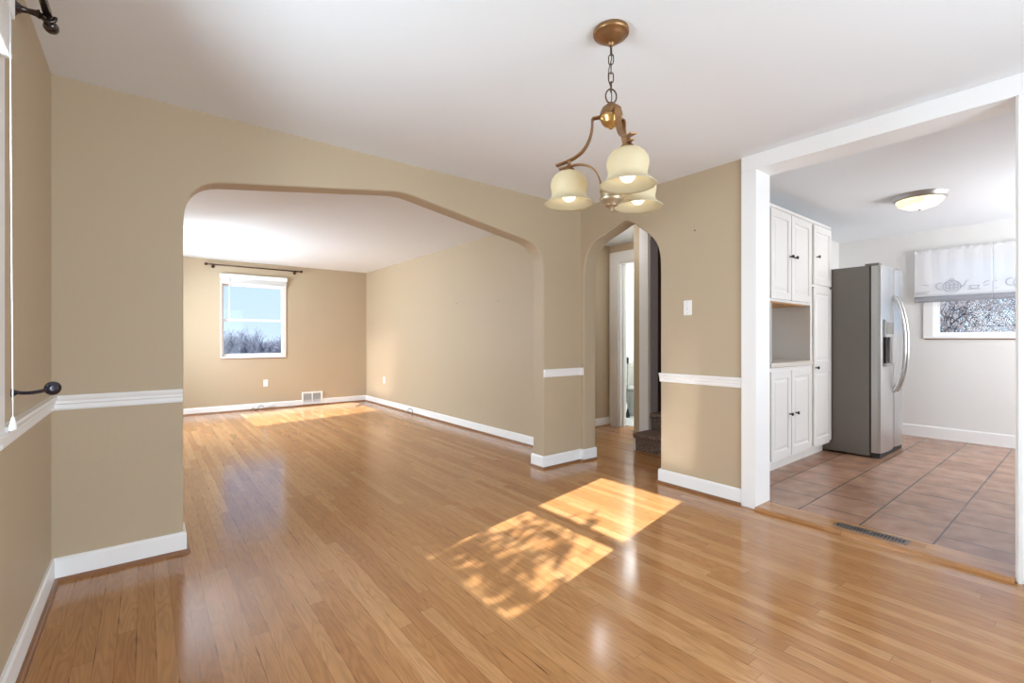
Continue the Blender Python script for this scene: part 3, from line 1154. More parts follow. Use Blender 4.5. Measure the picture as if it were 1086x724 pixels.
def chain_link(zc, rot, ln=0.043, w=0.019, wire=0.0022):
    pts = []
    hl, r_ = ln / 2 - w / 2, w / 2
    for k in range(9):
        a = PI * k / 8
        pts.append((r_ * math.cos(a), 0, hl + r_ * math.sin(a)))
    for k in range(9):
        a = PI + PI * k / 8
        pts.append((r_ * math.cos(a), 0, -hl + r_ * math.sin(a)))
    mt = Matrix.Rotation(rot, 4, 'Z')
    return [mt @ Vector(p) + Vector((0, 0, zc)) for p in pts]


zc = 2.357
k = 0
while zc > 2.205:
    bm = bmesh.new()
    tube(bm, chain_link(zc, 0.5 + (k % 2) * PI / 2 + 0.1 * k), 0.0023, 8, closed=True)
    cpart('chain_link', bm, 'chain')
    zc -= 0.0375
    k += 1
bm = bmesh.new()
tube(bm, catmull([(0.004, 0, 2.375), (0.008, 0.004, 2.33), (-0.006, 0.006, 2.28), (-0.014, 0.002, 2.235), (-0.006, -0.004, 2.20), (0.004, 0, 2.17), (0, 0, 2.13)], 6), 0.0022, 6)
cpart('cord', bm, 'chain')
bm = bmesh.new()
tube(bm, [Matrix.Rotation(-0.55, 4, 'Z') @ Vector((0.023 * math.cos(2 * PI * i / 24), 0, 2.142 + 0.030 * math.sin(2 * PI * i / 24))) for i in range(24)], 0.0032, 8, closed=True)
cpart('loop', bm, 'chain')
bm = bmesh.new()
lathe(bm, [(0, 2.118), (0.010, 2.116), (0.012, 2.108), (0.024, 2.104), (0.036, 2.094), (0.044, 2.078), (0.047, 2.062), (0.044, 2.058), (0, 2.058)], 32)
hub = cpart('hub', bm, 'bronze')
auto_smooth(hub, 45)
bm = bmesh.new()
lathe(bm, [(0, 2.060), (0.043, 2.060), (0.045, 2.054), (0.044, 2.046), (0.038, 2.040), (0.038, 2.033), (0.030, 2.024), (0.022, 2.020), (0.012, 2.016), (0.008, 2.008), (0, 2.005)], 32)
auto_smooth(cpart('hub_cup', bm, 'gold'), 45)
bm = bmesh.new()
lathe(bm, [(0, 1.760), (0.044, 1.760), (0.047, 1.755), (0.047, 1.748), (0.043, 1.745), (0.043, 1.725), (0.047, 1.722), (0.047, 1.716), (0.042, 1.708), (0.030, 1.698), (0.026, 1.690), (0.016, 1.686), (0.010, 1.676), (0.006, 1.668), (0, 1.666)], 36)
auto_smooth(cpart('lower_body', bm, 'pewter'), 40)

up_path = bez((0.03, 2.064), (0.05, 2.064), (0.06, 2.064), (0.074, 2.063), 3) + [tuple(v) for v in catmull([(0.078, 2.055, 0), (0.080, 2.015, 0), (0.092, 1.972, 0), (0.118, 1.934, 0), (0.155, 1.910, 0), (0.20, 1.896, 0), (0.236, 1.888, 0)], 5)]
up_path = [(p[0], p[1]) for p in up_path]
lo_path = [(v[0], v[1]) for v in catmull([(0.222, 1.872, 0), (0.18, 1.877, 0), (0.135, 1.880, 0), (0.095, 1.868, 0), (0.066, 1.843, 0), (0.047, 1.805, 0), (0.040, 1.758, 0)], 6)]
for ai, adeg in enumerate((119.8, 239.8, -0.2)):
    ca, sa = math.cos(R(adeg)), math.sin(R(adeg))

    def frm(r, w, z, ca=ca, sa=sa):
        return (r * ca - w * sa, r * sa + w * ca, z)
    bm = bmesh.new()
    strap(bm, up_path, 0.026, 0.006, frm)
    arm = cpart('upper_arm', bm, 'bronze', smooth=False)
    bev(arm, 0.0012, 2)
    bm = bmesh.new()
    strap(bm, lo_path, 0.018, 0.006, frm)
    bev(cpart('lower_arm', bm, 'bronze', smooth=False), 0.0012, 2)
    cx_, cy_ = 0.178 * ca, 0.178 * sa
    bm = bmesh.new()
    lathe(bm, [(0, 1.905), (0.008, 1.905), (0.010, 1.898), (0.007, 1.892), (0.009, 1.882), (0.012, 1.876), (0.020, 1.868), (0.029, 1.855), (0.030, 1.848), (0, 1.848)], 24, (cx_, cy_, 0))
    auto_smooth(cpart('socket_cap', bm, 'bronze'), 45)
    bm = bmesh.new()
    outer = [(0.026, 1.856), (0.036, 1.853), (0.052, 1.846), (0.066, 1.834), (0.0755, 1.818), (0.0785, 1.802), (0.077, 1.786), (0.074, 1.772), (0.0725, 1.760), (0.0745, 1.748), (0.081, 1.737), (0.091, 1.728), (0.101, 1.7215), (0.1055, 1.718)]
    inner = [(r - 0.004, z - 0.0005) for r, z in reversed(outer)]
    inner[0] = (0.1045, 1.7155)
    lathe(bm, outer + inner, 40, (cx_, cy_, 0))
    sh = cpart('shade', bm, 'shade')
    bm = bmesh.new()
    lathe(bm, [(0, 1.845), (0.013, 1.844), (0.013, 1.806), (0.020, 1.794), (0.0285, 1.774), (0.030, 1.758), (0.0265, 1.743), (0.017, 1.732), (0, 1.728)], 24, (cx_, cy_, 0))
    o = cpart('bulb', bm, 'bulb', sh)
    o['label'] = 'glowing round bulb'

# ------------------------------------------------------------------ kitchen ceiling light
KX, KY = 2.07, -2.12
kl = thing('ceiling_light', 'flush ceiling light with nickel rim and frosted bowl in the kitchen', 'ceiling light', (KX, KY, H))
bm = bmesh.new()
lathe(bm, [(0, 0), (0.195, 0), (0.198, -0.006), (0.194, -0.014), (0.183, -0.034), (0.176, -0.042), (0.166, -0.044), (0.164, -0.010), (0, -0.008)], 48)
auto_smooth(link('rim', bm, 'nickel', kl, True), 40)
bm = bmesh.new()
outer = [(0.166 * math.cos(a) , -0.040 - 0.082 * math.sin(a)) for a in [PI / 2 * i / 12 for i in range(13)]]
outer[-1] = (0.004, outer[-1][1])
inner = [(max(r - 0.004, 0.004), z + 0.004) for r, z in reversed(outer)]
lathe(bm, outer + inner, 48)
bowl = link('glass_bowl', bm, 'kshade', kl, True)
bm = bmesh.new()
lathe(bm, [(0, -0.116), (0.012, -0.118), (0.014, -0.126), (0.009, -0.134), (0, -0.137)], 20)
link('finial', bm, 'nickel', kl, True)
bm = bmesh.new()
bmesh.ops.create_uvsphere(bm, u_segments=20, v_segments=12, radius=0.036)
o = link('bulb', bm, 'kbulb', kl, True, (0.0, -0.0, -0.062))

# ------------------------------------------------------------------ wall plates, registers
def plate(name, label, cat, loc, axis, toggles):
    """plate lying on wall; built facing -Y then turned. axis 'x' -> wall normal -X"""
    p = thing(name, label, cat, loc, rz=(-PI / 2 if axis == 'x' else 0))
    bm_ = B(-0.035, 0.035, -0.006, 0.0, -0.0575, 0.0575)
    bev(link('cover_plate', bm_, 'plate', p), 0.003)
    if toggles == 'switch':
        link('toggle_slot', B(-0.0055, 0.0055, -0.0072, -0.006, -0.013, 0.013), 'grille', p)
        bm_ = bmesh.new()
        prism(bm_, [(-0.006, -0.008), (-0.017, 0.002), (-0.017, 0.007), (-0.006, 0.006)], 'x', -0.004, 0.004)
        link('toggle', bm_, 'plate', p)
        for zz in (-0.042, 0.042):
            bm_ = bmesh.new()
            lathe(bm_, [(0, 0), (0.003, 0), (0.003, 0.0015), (0, 0.0018)], 10, (0, -0.006, zz), Matrix.Rotation(PI / 2, 4, 'X'))
            link('screw', bm_, 'grille', p)
    else:
        for zz in (-0.02, 0.02):
            bm_ = B(-0.016, 0.016, -0.0085, -0.006, zz - 0.014, zz + 0.014)
            s_ = link('socket', bm_, 'plate', p)
            link('slot', B(-0.0075, -0.0055, -0.009, -0.0084, zz - 0.004, zz + 0.005), 'dark', s_)
            link('slot', B(0.0055, 0.0075, -0.009, -0.0084, zz - 0.004, zz + 0.005), 'dark', s_)
    return p


plate('light_switch', 'white light switch on the tan wall left of the kitchen opening', 'light switch', (0.0, -1.132, 1.412), 'x', 'switch')
plate('wall_outlet', 'white outlet low on the tan end wall under the window', 'outlet', (-1.72, YF, 0.435), 'y', 'outlet')
plate('wall_outlet', 'pale outlet on the sunlit right wall of the living room', 'outlet', (0.012, 4.75, 0.45), 'x', 'outlet')
plate('light_switch', 'light switch on the dark wall inside the stairway', 'light switch', (1.30, -0.06, 1.56), 'y', 'switch')

# wall register (two louvred panels)
L = (-0.975, YF, 0.03)
wr_ = thing('wall_register', 'white louvred air register on the end wall beside the baseboard', 'air register', L)
bm = holed_wall(bmesh.new(), 'y', YF - 0.022, YF, -1.15, -0.80, 0.028, 0.243, [(-1.122, -0.985, 0.055, 0.215), (-0.965, -0.828, 0.055, 0.215)])
bev(link('frame', local(bm, L), 'plate', wr_), 0.003)
for xa, xb in ((-1.122, -0.985), (-0.965, -0.828)):
    link('duct_back', local(B(xa, xb, YF - 0.004, YF - 0.001, 0.055, 0.215), L), 'grille', wr_)
    for i in range(14):
        z_ = 0.058 + i * 0.0115
        bm = bmesh.new()
        prism(bm, [(YF - 0.019, z_), (YF - 0.017, z_ - 0.001), (YF - 0.006, z_ + 0.008), (YF - 0.008, z_ + 0.009)], 'x', xa, xb)
        link('louvre', local(bm, L), 'grille', wr_)
# floor register on the threshold
L = (0.062, -2.273, 0.0225)
fr_ = thing('floor_register', 'bronze slotted floor register set in the oak threshold', 'floor register', L)
slots = [(-2.43 + i * 0.0165, -2.43 + i * 0.0165 + 0.009) for i in range(20)]
bm = bmesh.new()
us = [(-2.448 + 2.273, 0)]
for v in ():
    pass
# frame plate with slots, lying flat: build as holed wall in (y, x) then turn flat
bm = holed_wall(bmesh.new(), 'x', 0.0, 0.004, -0.175, 0.175, -0.045, 0.045, [(a + 2.273, b2 + 2.273, -0.028, 0.028) for a, b2 in slots])
bmesh.ops.rotate(bm, verts=bm.verts[:], cent=(0, 0, 0), matrix=Matrix.Rotation(-PI / 2, 3, 'Y'))
for v in bm.verts:
    if v.co.z < -0.0001:
        v.co.z += 0.004
link('slotted_plate', bm, 'register', fr_)
link('duct_shadow', B(-0.030, 0.030, -0.165, 0.165, -0.0003, 0.0006), 'dark', fr_)
bm = bmesh.new()
box(bm, -0.004, 0.004, -0.006, 0.006, 0.003, 0.012)
link('lever', bm, 'nickel', fr_)

# cable bits by the living room baseboard
L = (-1.75, YF - 0.02, 0.05)
j = thing('phone_jack', 'small white jack with a loose cable on the end wall baseboard', 'jack', L)
bev(link('jack_box', B(-0.0, 0.13, -0.02, 0.006, -0.02, 0.025), 'cable_w', j), 0.004)
bm = bmesh.new()
tube(bm, catmull([(0.0, -0.01, 0.0), (-0.06, -0.03, 0.02), (-0.10, -0.06, -0.02), (-0.13, -0.08, -0.044), (-0.17, -0.06, -0.01), (-0.20, -0.05, -0.044)], 6), 0.004, 6)
link('loose_cable', bm, 'cable_k', j, True)
bm = bmesh.new()
tube(bm, catmull([(-0.018, 3.70, 0.004), (-0.05, 3.67, 0.05), (-0.045, 3.60, 0.085), (-0.05, 3.52, 0.06), (-0.065, 3.47, 0.004), (-0.10, 3.44, 0.004)], 6), 0.005, 6)
tag(link('cable_stub', bm, 'cable_k', None, True), 'short dark cable looping out of the floor by the right living room baseboard', 'cable')
bm = bmesh.new()
tube(bm, catmull([(-0.42, 4.95, 0.004), (-0.36, 4.98, 0.012), (-0.30, 5.05, 0.004)], 6), 0.006, 6)
tag(link('cable_end', bm, 'cable_k', None, True), 'tiny dark cable end lying in the sun patch on the living room floor', 'cable')
for (loc, ax, lb) in (((0.0, -1.195, 2.0), 'x', 'upper small nail in the tan wall above the light switch'), ((0.012, 2.30, 1.66), 'x', 'left small nail on the blank living room wall'), ((0.012, 1.35, 1.63), 'x', 'right small nail on the blank living room wall')):
    bm = bmesh.new()
    lathe(bm, [(0, 0.012), (0.0045, 0.012), (0.0045, 0.010), (0.002, 0.0095), (0.002, 0), (0, 0)], 10, (0, 0, 0), Matrix.Rotation(-PI / 2, 4, 'Y'))
    tag(link('nail', bm, 'darkmetal', None, True, loc), lb, 'nail')

# ------------------------------------------------------------------ curtain rods, holdback
RX, RZ = -3.575, 2.31
rod = thing('curtain_rod', 'black curtain rod on brackets above the left dining window', 'curtain rod', (XL, -1.55, RZ))
RL = Vector((XL, -1.55, RZ))
bm = bmesh.new()
tube(bm, [(RX, -0.77, RZ), (RX, -2.33, RZ)], 0.0125, 16)
link('rod', local(bm, RL), 'darkmetal', rod, True)
for ye, sg in ((-0.77, 1), (-2.33, -1)):
    bm = bmesh.new()
    lathe(bm, [(0, -0.006), (0.016, -0.006), (0.018, 0.0), (0.0155, 0.006), (0.019, 0.010), (0.0225, 0.022), (0.021, 0.034), (0.013, 0.042), (0, 0.045)], 20, (RX, ye, RZ - 0.004), Matrix.Rotation(-sg * PI / 2, 4, 'X'))
    link('finial', local(bm, RL), 'darkmetal', rod, True)
    yb_ = ye - sg * 0.045
    bm = bmesh.new()
    lathe(bm, [(0, 0), (0.026, 0), (0.028, 0.004), (0.020, 0.010), (0.012, 0.022), (0.009, 0.036), (0.011, 0.054), (0.016, 0.064)], 18, (XL, yb_, RZ - 0.004), Matrix.Rotation(PI / 2, 4, 'Y'))
    br_ = link('bracket', local(bm, RL), 'darkmetal', rod, True)
    bm = bmesh.new()
    tube(bm, [(RX + 0.019 * math.cos(a), yb_, RZ - 0.001 + 0.019 * math.sin(a)) for a in [PI * 0.95 + PI * 1.1 * i / 12 for i in range(13)]], 0.0065, 8)
    link('cup', local(bm, RL), 'darkmetal', br_, True)

hb = thing('curtain_holdback', 'dark curved curtain holdback with round knob on the wall above the corner chair rail', 'curtain holdback', (XL, -0.84, 0.985))
bm = bmesh.new()
lathe(bm, [(0, 0), (0.016, 0), (0.017, 0.003), (0.010, 0.008), (0.0075, 0.012)], 16, (0, 0, 0), Matrix.Rotation(PI / 2, 4, 'Y'))
link('wall_plate', bm, 'navymetal', hb, True)
bm = bmesh.new()
tube(bm, catmull([(0.006, 0, 0.004), (0.018, 0.0, -0.001), (0.040, 0, -0.003), (0.065, 0, 0.0), (0.092, 0, 0.007)], 6), [0.0062] * 25, 10)
link('post', bm, 'navymetal', hb, True)
bm = bmesh.new()
mt = Vector((0.42, -0.9, 0.05)).to_track_quat('Z', 'Y').to_matrix().to_4x4()
lathe(bm, [(0, -0.008), (0.015, -0.008), (0.0225, -0.003), (0.024, 0.002), (0.022, 0.006), (0.018, 0.006), (0.0165, 0.008), (0.010, 0.012), (0.006, 0.011), (0, 0.013)], 24, (0.099, 0.004, 0.009), mt)
link('rosette_knob', bm, 'navymetal', hb, True)

# rod over the far window
YR = YF - 0.07
rod2 = thing('curtain_rod', 'thin brown curtain rod on the living room end wall above the window', 'curtain rod', (-1.86, YF, 2.345))
RL = Vector((-1.86, YF, 2.345))
bm = bmesh.new()
tube(bm, [(-2.53, YR, 2.35), (-1.21, YR, 2.35)], 0.011, 12)
link('rod', local(bm, RL), 'rodbrown', rod2, True)
for xe, sg in ((-2.54, -1), (-1.20, 1)):
    bm = bmesh.new()
    lathe(bm, [(0, -0.004), (0.013, -0.004), (0.013, 0.004), (0.011, 0.010), (0.020, 0.018), (0.024, 0.032), (0.019, 0.046), (0, 0.052)], 16, (xe, YR, 2.35), Matrix.Rotation(sg * PI / 2, 4, 'Y'))
    link('finial', local(bm, RL), 'rodbrown', rod2, True)
    bm = bmesh.new()
    xb_ = xe - sg * 0.07
    lathe(bm, [(0, 0), (0.024, 0), (0.025, 0.005), (0.012, 0.012), (0.009, 0.060), (0.009, 0.065)], 14, (xb_, YF, 2.325), Matrix.Rotation(PI / 2, 4, 'X'))
    b3 = link('bracket', local(bm, RL), 'rodbrown', rod2, True)
    bm = bmesh.new()
    tube(bm, [(xb_, YR + 0.018 * math.cos(a), 2.347 + 0.018 * math.sin(a)) for a in [PI + PI * i / 10 for i in range(11)]], 0.006, 8)
    link('cup', local(bm, RL), 'rodbrown', b3, True)

# ------------------------------------------------------------------ raised blinds


def blind(label, axis, wall, u0, u1, ztop, stack, wand_u, wand_z, cord_u=None, cord_z=None, sgn=-1, depth=0.055, lead=0.02):
    """axis as in windows; sgn = direction into the room along the wall normal"""
    uc = (u0 + u1) / 2
    loc = (wall, uc, ztop) if axis == 'x' else (uc, wall, ztop)
    bl = thing('window_blind', label, 'window blind', loc)

    def bx(bm_, a, b2, ua, ub, za, zb):
        a, b2 = sorted((wall + sgn * a, wall + sgn * b2))
        if axis == 'x':
            box(bm_, a - loc[0], b2 - loc[0], ua - loc[1], ub - loc[1], za - loc[2], zb - loc[2])
        else:
            box(bm_, ua - loc[0], ub - loc[0], a - loc[1], b2 - loc[1], za - loc[2], zb - loc[2])

    def P(d, u, z):
        return Vector((wall + sgn * d, u, z)) - Vector(loc) if axis == 'x' else Vector((u, wall + sgn * d, z)) - Vector(loc)
    bm_ = bmesh.new()
    bx(bm_, lead, depth, u0, u1, ztop - 0.065, ztop)
    bev(link('valance', bm_, 'blind', bl), 0.003)
    n = 16
    zz = ztop - 0.066
    for i in range(n):
        bm_ = bmesh.new()
        bx(bm_, lead + 0.004, depth - 0.006, u0 + 0.012, u1 - 0.012, zz - stack * (i + 0.62) / n, zz - stack * i / n)
        link('slat', bm_, 'blind', bl)
    bm_ = bmesh.new()
    bx(bm_, lead + 0.002, depth - 0.004, u0 + 0.012, u1 - 0.012, zz - stack - 0.016, zz - stack)
    bev(link('bottom_rail', bm_, 'blind', bl), 0.002)
    bm_ = bmesh.new()
    tube(bm_, [P(depth + 0.006, wand_u, ztop - 0.05), P(depth + 0.006, wand_u, wand_z)], 0.0038, 8)
    link('tilt_wand', bm_, 'vinyl', bl, True)
    if cord_u is not None:
        bm_ = bmesh.new()
        tube(bm_, [P(depth + 0.008, cord_u, ztop - 0.05), P(depth + 0.010, cord_u + 0.004, (ztop + cord_z) / 2), P(depth + 0.012, cord_u + 0.012, cord_z)], 0.0014, 6)
        cd = link('lift_cord', bm_, 'vinyl', bl, True)
        bm_ = bmesh.new()
        c0 = P(depth + 0.012, cord_u + 0.012, cord_z - 0.041)
        lathe(bm_, [(0, 0.042), (0.003, 0.04), (0.0045, 0.032), (0.0085, 0.012), (0.009, 0.003), (0, 0)], 12, c0)
        link('tassel', bm_, 'vinyl', cd, True)
    return bl


blind('raised white mini blind over the living room end window', 'y', YF, -2.385, -1.395, 2.222, 0.075, -2.255, 1.42, sgn=-1)
blind('raised white blind with long cords on the left dining window', 'x', XL, -2.06, -1.09, 2.195, 0.11, -1.93, 1.3, -1.21, 0.945, sgn=1, depth=0.047)

# ------------------------------------------------------------------ kitchen valance on a rod
VX = XE - 0.055
vr_ = thing('valance_rod', 'slim white rod carrying the kitchen window valance', 'curtain rod', (XE, -2.45, 2.185))
RL = Vector((XE, -2.45, 2.185))
bm = bmesh.new()
tube(bm, [(VX, -1.765, 2.185), (VX, -3.12, 2.185)], 0.007, 10)
link('rod', local(bm, RL), 'vinyl', vr_, True)
for yy in (-1.765, -3.12):
    link('bracket', local(B(VX - 0.008, XE, yy - 0.006, yy + 0.006, 2.172, 2.198), RL), 'vinyl', vr_)


def panel(label, ya, yb, seed, xoff):
    random.seed(seed)
    L_ = Vector((VX, (ya + yb) / 2, 2.19))
    v = thing('window_valance', label, 'valance', L_)

    def X_(y, z):
        drop = (2.19 - z) / 0.6
        return VX + xoff - 0.017 + 0.002 * math.sin(y * 46 + seed) * (1 - drop) + 0.003 * math.sin(y * 11 + 2 * seed) * drop

    def sheet(z0, z1, nz_, ya_, yb_, dx=0.0, ruffle=0):
        bm_ = bmesh.new()
        ny = 90
        g_ = []
        for j_ in range(nz_ + 1):
            z = z0 + (z1 - z0) * j_ / nz_
            row_ = []
            for i_ in range(ny + 1):
                y = ya_ + (yb_ - ya_) * i_ / ny
                zz = z + (0.006 * math.sin(y * 90) if (ruffle and j_ == nz_) else 0)
                row_.append(bm_.verts.new(Vector((X_(y, z) + dx, y, zz)) - L_))
            g_.append(row_)
        for j_ in range(nz_):
            for i_ in range(ny):
                bm_.faces.new((g_[j_][i_], g_[j_][i_ + 1], g_[j_ + 1][i_ + 1], g_[j_ + 1][i_]))
        return bm_
    cl = link('sheer_cloth', sheet(1.665, 2.205, 12, ya, yb, 0, 1), 'sheer', v, True)
    sd = cl.modifiers.new('thick', 'SOLIDIFY')
    sd.thickness = 0.0012
    hm = link('hem_band', sheet(1.598, 1.665, 2, ya, yb), 'hem', v, True)
    hm['label'] = 'grey hem band'
    sd = hm.modifiers.new('thick', 'SOLIDIFY')
    sd.thickness = 0.0012
    # embroidered teapot, cup and sprigs
    def stitch(name, polys):
        bm_ = bmesh.new()
        for pl in polys:
            pl = [(min(max(y, yb + 0.015), ya - 0.015), z) for y, z in pl]
            if max(p[0] for p in pl) - min(p[0] for p in pl) < 0.004:
                continue
            tube(bm_, [Vector((X_(y, z) - 0.004, y, z)) - L_ for y, z in pl], 0.0034, 5)
        o_ = link(name, bm_, 'stitch', v)
        o_['label'] = 'grey stitched motif'
        return o_
    yc = -2.07 if seed == 1 else -2.62
    def circ(cy, cz, r_, n=14, a0=0, a1=2 * PI):
        return [(cy + r_ * math.cos(a0 + (a1 - a0) * i / n), cz + r_ * 0.9 * math.sin(a0 + (a1 - a0) * i / n)) for i in range(n + 1)]
    polys = [circ(yc, 1.765, 0.075)]
    for dy in (-0.036, 0, 0.036):
        for dz in (-0.032, 0.0, 0.032):
            if abs(dy) + abs(dz) < 0.06 or True:
                polys.append(circ(yc + dy, 1.765 + dz, 0.018, 8))
    polys.append(circ(yc, 1.838, 0.018, 8))
    polys.append(circ(yc + 0.085, 1.775, 0.045, 10, -PI / 2, PI / 2))
    polys.append([(yc - 0.07, 1.745), (yc - 0.105, 1.775), (yc - 0.12, 1.82), (yc - 0.135, 1.825)])
    stitch('teapot_embroidery', polys)
    polys = [circ(yc - 0.18, 1.76, 0.038, 8, PI, 2 * PI), [(yc - 0.22, 1.76), (yc - 0.14, 1.76)], [(yc - 0.23, 1.722), (yc - 0.13, 1.722)]]
    stitch('cup_embroidery', polys)
    stitch('sprig_embroidery', [[(yc - 0.25, 1.78), (yc - 0.275, 1.80), (yc - 0.295, 1.80)], [(yc - 0.255, 1.75), (yc - 0.29, 1.765)], [(yc + 0.20, 1.79), (yc + 0.25, 1.80)], [(yc + 0.19, 1.72), (yc + 0.32, 1.715)], [(yc + 0.21, 1.70), (yc + 0.31, 1.695)]])
    return v


panel('left sheer white valance with embroidered teapot and grey hem at the kitchen window', -1.745, -2.389, 1, 0.0)
panel('right sheer white valance panel half hidden by the kitchen opening casing', -2.392, -3.10, 2, 0.0)

# ------------------------------------------------------------------ stairs
st = thing('staircase', 'brown speckled carpeted stairs rising inside the narrow archway', 'stairs', (0.76, -0.47, 0))
SL = Vector((0.76, -0.47, 0))
for k in range(5):
    x0, z1 = 0.76 + 0.255 * k, 0.185 * (k + 1)
    prof = [(x0 + 0.005, 0.185 * k), (x0, z1 - 0.055)]
    prof += [(x0 - 0.028 * math.sin(a) - 0.004, z1 - 0.028 + 0.028 * -math.cos(a)) for a in [PI * i / 8 for i in range(9)]]
    prof += [(x0 + 0.30, z1), (x0 + 0.30, 0.185 * k)]
    y1 = -0.065 if k == 0 else -0.088
    bm = bmesh.new()
    prism(bm, prof, 'y', -0.89, y1)
    o = link('carpeted_step', local(bm, SL), 'carpet', st)
    if k == 0:
        o_first = o
        # rolled carpet edge at the open left end of the first step
        bm = bmesh.new()
        tube(bm, [(x0 - 0.008, y1 - 0.002, z1 - 0.030), (x0 + 0.22, y1 - 0.002, z1 - 0.030)], 0.029, 12)
        link('rolled_edge', local(bm, SL), 'carpet', o)
link('skirt_board', local(B(0.765, 1.0, -0.064, -0.05, 0.0, 0.125), SL), 'trim', st)['label'] = 'white skirt board'

# ------------------------------------------------------------------ bathroom toilet and plunger
to = thing('toilet', 'white toilet with grey seat glimpsed through the bathroom doorway', 'toilet', (2.62, 1.36, 0.004), rz=R(8))
bm = bmesh.new()
bmesh.ops.create_cube(bm, size=1)
bmesh.ops.scale(bm, vec=(0.20, 0.44, 0.36), verts=bm.verts)
bmesh.ops.translate(bm, vec=(0.33, 0, 0.58), verts=bm.verts)
bev(link('tank', bm, 'porcelain', to), 0.025, 3)
bm = B(0.215, 0.445, -0.235, 0.235, 0.762, 0.795)
bev(link('tank_lid', bm, 'porcelain', to), 0.01, 3)


def oval(bm_, rows_, seg=28):
    prev_ = None
    first = None
    for cx3, z, rx, ry in rows_:
        ring = [bm_.verts.new((cx3 + rx * math.cos(2 * PI * k / seg), ry * math.sin(2 * PI * k / seg), z)) for k in range(seg)]
        if prev_:
            for k in range(seg):
                bm_.faces.new((prev_[k], prev_[(k + 1) % seg], ring[(k + 1) % seg], ring[k]))
        else:
            first = ring
        prev_ = ring
    bm_.faces.new(list(reversed(first)))
    bm_.faces.new(prev_)


bm = bmesh.new()
oval(bm, [(0.06, 0.0, 0.22, 0.11), (0.06, 0.06, 0.19, 0.095), (0.05, 0.18, 0.18, 0.10), (0.02, 0.28, 0.22, 0.15), (0.0, 0.36, 0.25, 0.185), (0.0, 0.395, 0.255, 0.19)])
link('bowl', bm, 'toilet_lid', to, True)['label'] = 'grey bowl'
bm = bmesh.new()
oval(bm, [(0.0, 0.396, 0.255, 0.195), (0.0, 0.42, 0.258, 0.197), (0.0, 0.440, 0.245, 0.185)])
link('seat', bm, 'toilet_lid', to, True)['label'] = 'grey seat lid'
pl = thing('toilet_plunger', 'thin plunger with black grip standing left of the toilet', 'plunger', (2.36, 1.275, 0.004))
bm = bmesh.new()
lathe(bm, [(0, 0.13), (0.012, 0.125), (0.016, 0.09), (0.028, 0.06), (0.032, 0.0), (0.028, 0.0), (0.022, 0.055), (0.0, 0.08)], 20)
link('rubber_cup', bm, 'dark', pl, True)
bm = bmesh.new()
tube(bm, [(0, 0, 0.12), (0, 0, 0.80)], 0.007, 10)
link('stick', bm, 'register', pl, True)
bm = bmesh.new()
tube(bm, [(0, 0, 0.80), (0, 0, 0.82), (0, 0, 0.88), (0, 0, 0.90)], [0.009, 0.014, 0.014, 0.008], 12)
link('grip', bm, 'dark', pl, True)

# ------------------------------------------------------------------ outdoors
GZ = -3.0
bm = bmesh.new()
bmesh.ops.create_grid(bm, x_segments=40, y_segments=40, size=90)
for v in bm.verts:
    r_ = math.hypot(v.co.x, v.co.y)
    v.co.z = GZ - max(0, (r_ - 45)) * 0.02 + 0.15 * mnoise.noise(v.co * 0.1)
tag(struct('ground', bm, 'ground', 'pale winter ground outside the windows', 'ground'))


def tree(name, label, cat, loc, height, seed, mat, levels=5, spread=0.55, r0=0.09, group=None, seg=4, first=0.35, kids=(2, 4), rmin=0.006, leaf=None, slim=1.0):
    rnd = random.Random(seed)
    root = thing(name, label, cat, loc, group)
    bm_ = bmesh.new()
    tips = []

    def grow(p, d, ln, r, lv):
        n = 3
        pts = [p.copy()]
        dd = d.copy()
        for i in range(n):
            dd = (dd + Vector((rnd.uniform(-1, 1), rnd.uniform(-1, 1), rnd.uniform(-.5, .9))) * 0.16).normalized()
            pts.append(pts[-1] + dd * ln / n)
        r1 = max(r * 0.6, rmin * 0.8)
        tube(bm_, pts, [r + (r1 - r) * i / n for i in range(n + 1)], seg if lv > 1 else 3, caps=False)
        if lv >= levels - 2:
            tips.append((pts[-1], dd))
        if lv >= levels:
            return
        for k_ in range(rnd.randint(*kids) + (1 if lv == 0 else 0)):
            t_ = rnd.uniform(0.45, 1.0)
            i = min(n - 1, int(t_ * n))
            q_ = pts[i].lerp(pts[i + 1], t_ * n - i)
            ax = Vector((rnd.uniform(-1, 1), rnd.uniform(-1, 1), rnd.uniform(-0.4, 0.7))).normalized()
            nd = (dd * (1 - spread) + ax * spread).normalized()
            nd.z = max(nd.z, -0.2)
            grow(q_, nd, ln * rnd.uniform(0.6, 0.82), max(r1 * rnd.uniform(0.6, 0.85), rmin), lv + 1)
    grow(Vector((0, 0, 0)), Vector((0, 0, 1)), height * first, r0, 0)
    for v_ in bm_.verts:
        v_.co.x *= slim
        v_.co.y *= slim
    link('branches', bm_, mat, root, True)
    if leaf:
        lb, fn = leaf
        bm_ = bmesh.new()
        fn(bm_, tips, rnd)
        link('foliage', bm_, lb, root)
    return root


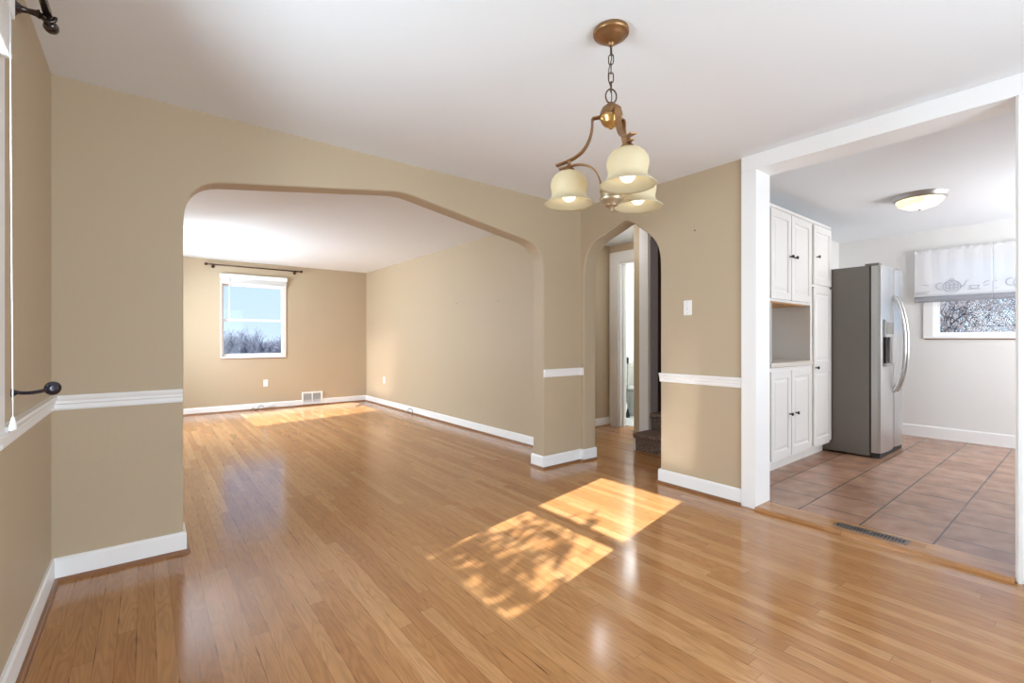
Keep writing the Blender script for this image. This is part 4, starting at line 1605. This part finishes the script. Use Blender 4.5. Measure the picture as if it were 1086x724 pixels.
# treeline seen through the living room end window
rnd = random.Random(5)
spots = [(-0.5, 21.6), (2.0, 22.6), (-2.0, 26.2), (0.9, 26.0), (3.9, 26.6), (-0.4, 30.4), (2.0, 30.0), (4.7, 30.7), (0.8, 34.6), (3.1, 34.3), (5.4, 34.8), (2.0, 39.0), (4.5, 39.4), (7.2, 38.6)]
LBL = [r_ + ' bare tree of the ' + q_ + ' row' for q_, names_ in (('nearest', ('left', 'right')), ('second', ('left', 'middle', 'right')), ('third', ('left', 'middle', 'right')), ('fourth', ('left', 'middle', 'right')), ('farthest', ('left', 'middle', 'right'))) for r_ in names_]
for i, (x, y) in enumerate(spots):
    tree('bare_tree', LBL[i] + ' outside the living room end window', 'tree', (x, y, GZ + 0.1), 4.75 + rnd.uniform(-0.2, 0.35), 140 + i, 'twig_far', levels=5, spread=0.5, r0=0.09, group='bare trees beyond the living room', kids=(4, 5), first=0.36, rmin=0.014, slim=0.62)
# frosted trees behind the kitchen window
KL = ['nearest frosted tree', 'left frosted tree', 'right frosted tree', 'farthest frosted tree']
for i, (x, y, hh, r_) in enumerate(((9.0, -2.1, 5.6, 0.10), (13.5, 0.2, 6.2, 0.11), (14.0, -4.2, 6.2, 0.11), (19.5, -1.5, 7.0, 0.12))):
    tree('frosted_tree', KL[i] + ' outside the kitchen window', 'tree', (x, y, GZ + 0.1), hh, 300 + i, 'twig', levels=5, spread=0.55, r0=r_, group='frosted trees outside the kitchen', kids=(3, 5), first=0.42, slim=0.72, rmin=0.010)


# leafy tree west of the house, dappling the low sun
rnd = random.Random(SEED_LEAF)
lt = thing('leafy_tree', 'leafy evergreen outside the left dining window', 'tree', (-8.8, -2.5, GZ + 0.1))
LO = Vector((-8.8, -2.5, GZ + 0.1))
bt = bmesh.new()
tube(bt, [Vector(p) - LO for p in ((-8.8, -2.5, GZ + 0.1), (-8.83, -2.46, 0.0), (-8.78, -2.52, 2.0), (-8.81, -2.5, 3.4))], [0.13, 0.11, 0.08, 0.03], 10)
bl_ = bmesh.new()
clumps = []
while len(clumps) < 230:
    p = Vector((-8.8 + rnd.uniform(-0.45, 0.45), -2.45 + rnd.gauss(0, 0.6), rnd.uniform(2.2, 4.75)))
    zz = p.z + 0.58 * (p.x + 8.8) - 0.25 * abs(p.y + 2.45)
    dens = 0.9 if zz < 3.9 else (0.75 if zz < 4.12 else (0.25 if zz < 4.28 else (0.07 if zz < 4.55 else 0.02)))
    if rnd.random() < dens:
        clumps.append(p)
for p in clumps:
    base = Vector((-8.8, -2.5, max(0.6, p.z - rnd.uniform(0.5, 1.0))))
    if base.z > 3.3:
        base.z = 3.3
    mid_ = base.lerp(p, 0.5) + Vector((rnd.uniform(-.1, .1), rnd.uniform(-.1, .1), 0.08))
    tube(bt, [base - LO, mid_ - LO, p - LO], [0.014, 0.010, 0.004], 5)
    for k_ in range(26):
        c = p + Vector((rnd.gauss(0, 1), rnd.gauss(0, 1), rnd.gauss(0, 0.7))) * 0.065
        n_ = Vector((rnd.uniform(-1, 1), rnd.uniform(-1, 1), rnd.uniform(-1, 1))).normalized()
        u = n_.orthogonal().normalized()
        w = n_.cross(u)
        s_ = rnd.uniform(0.02, 0.04)
        tip = n_ * 0.006
        vs = [bl_.verts.new(c - LO + q_) for q_ in (u * s_ * 1.6, w * s_ * 0.7 + tip, -u * s_ * 1.6, -w * s_ * 0.7 + tip)]
        bl_.faces.new((vs[0], vs[1], vs[2]))
        bl_.faces.new((vs[0], vs[2], vs[3]))
link('branches', bt, 'bark', lt, True)
link('foliage', bl_, 'leaf', lt)
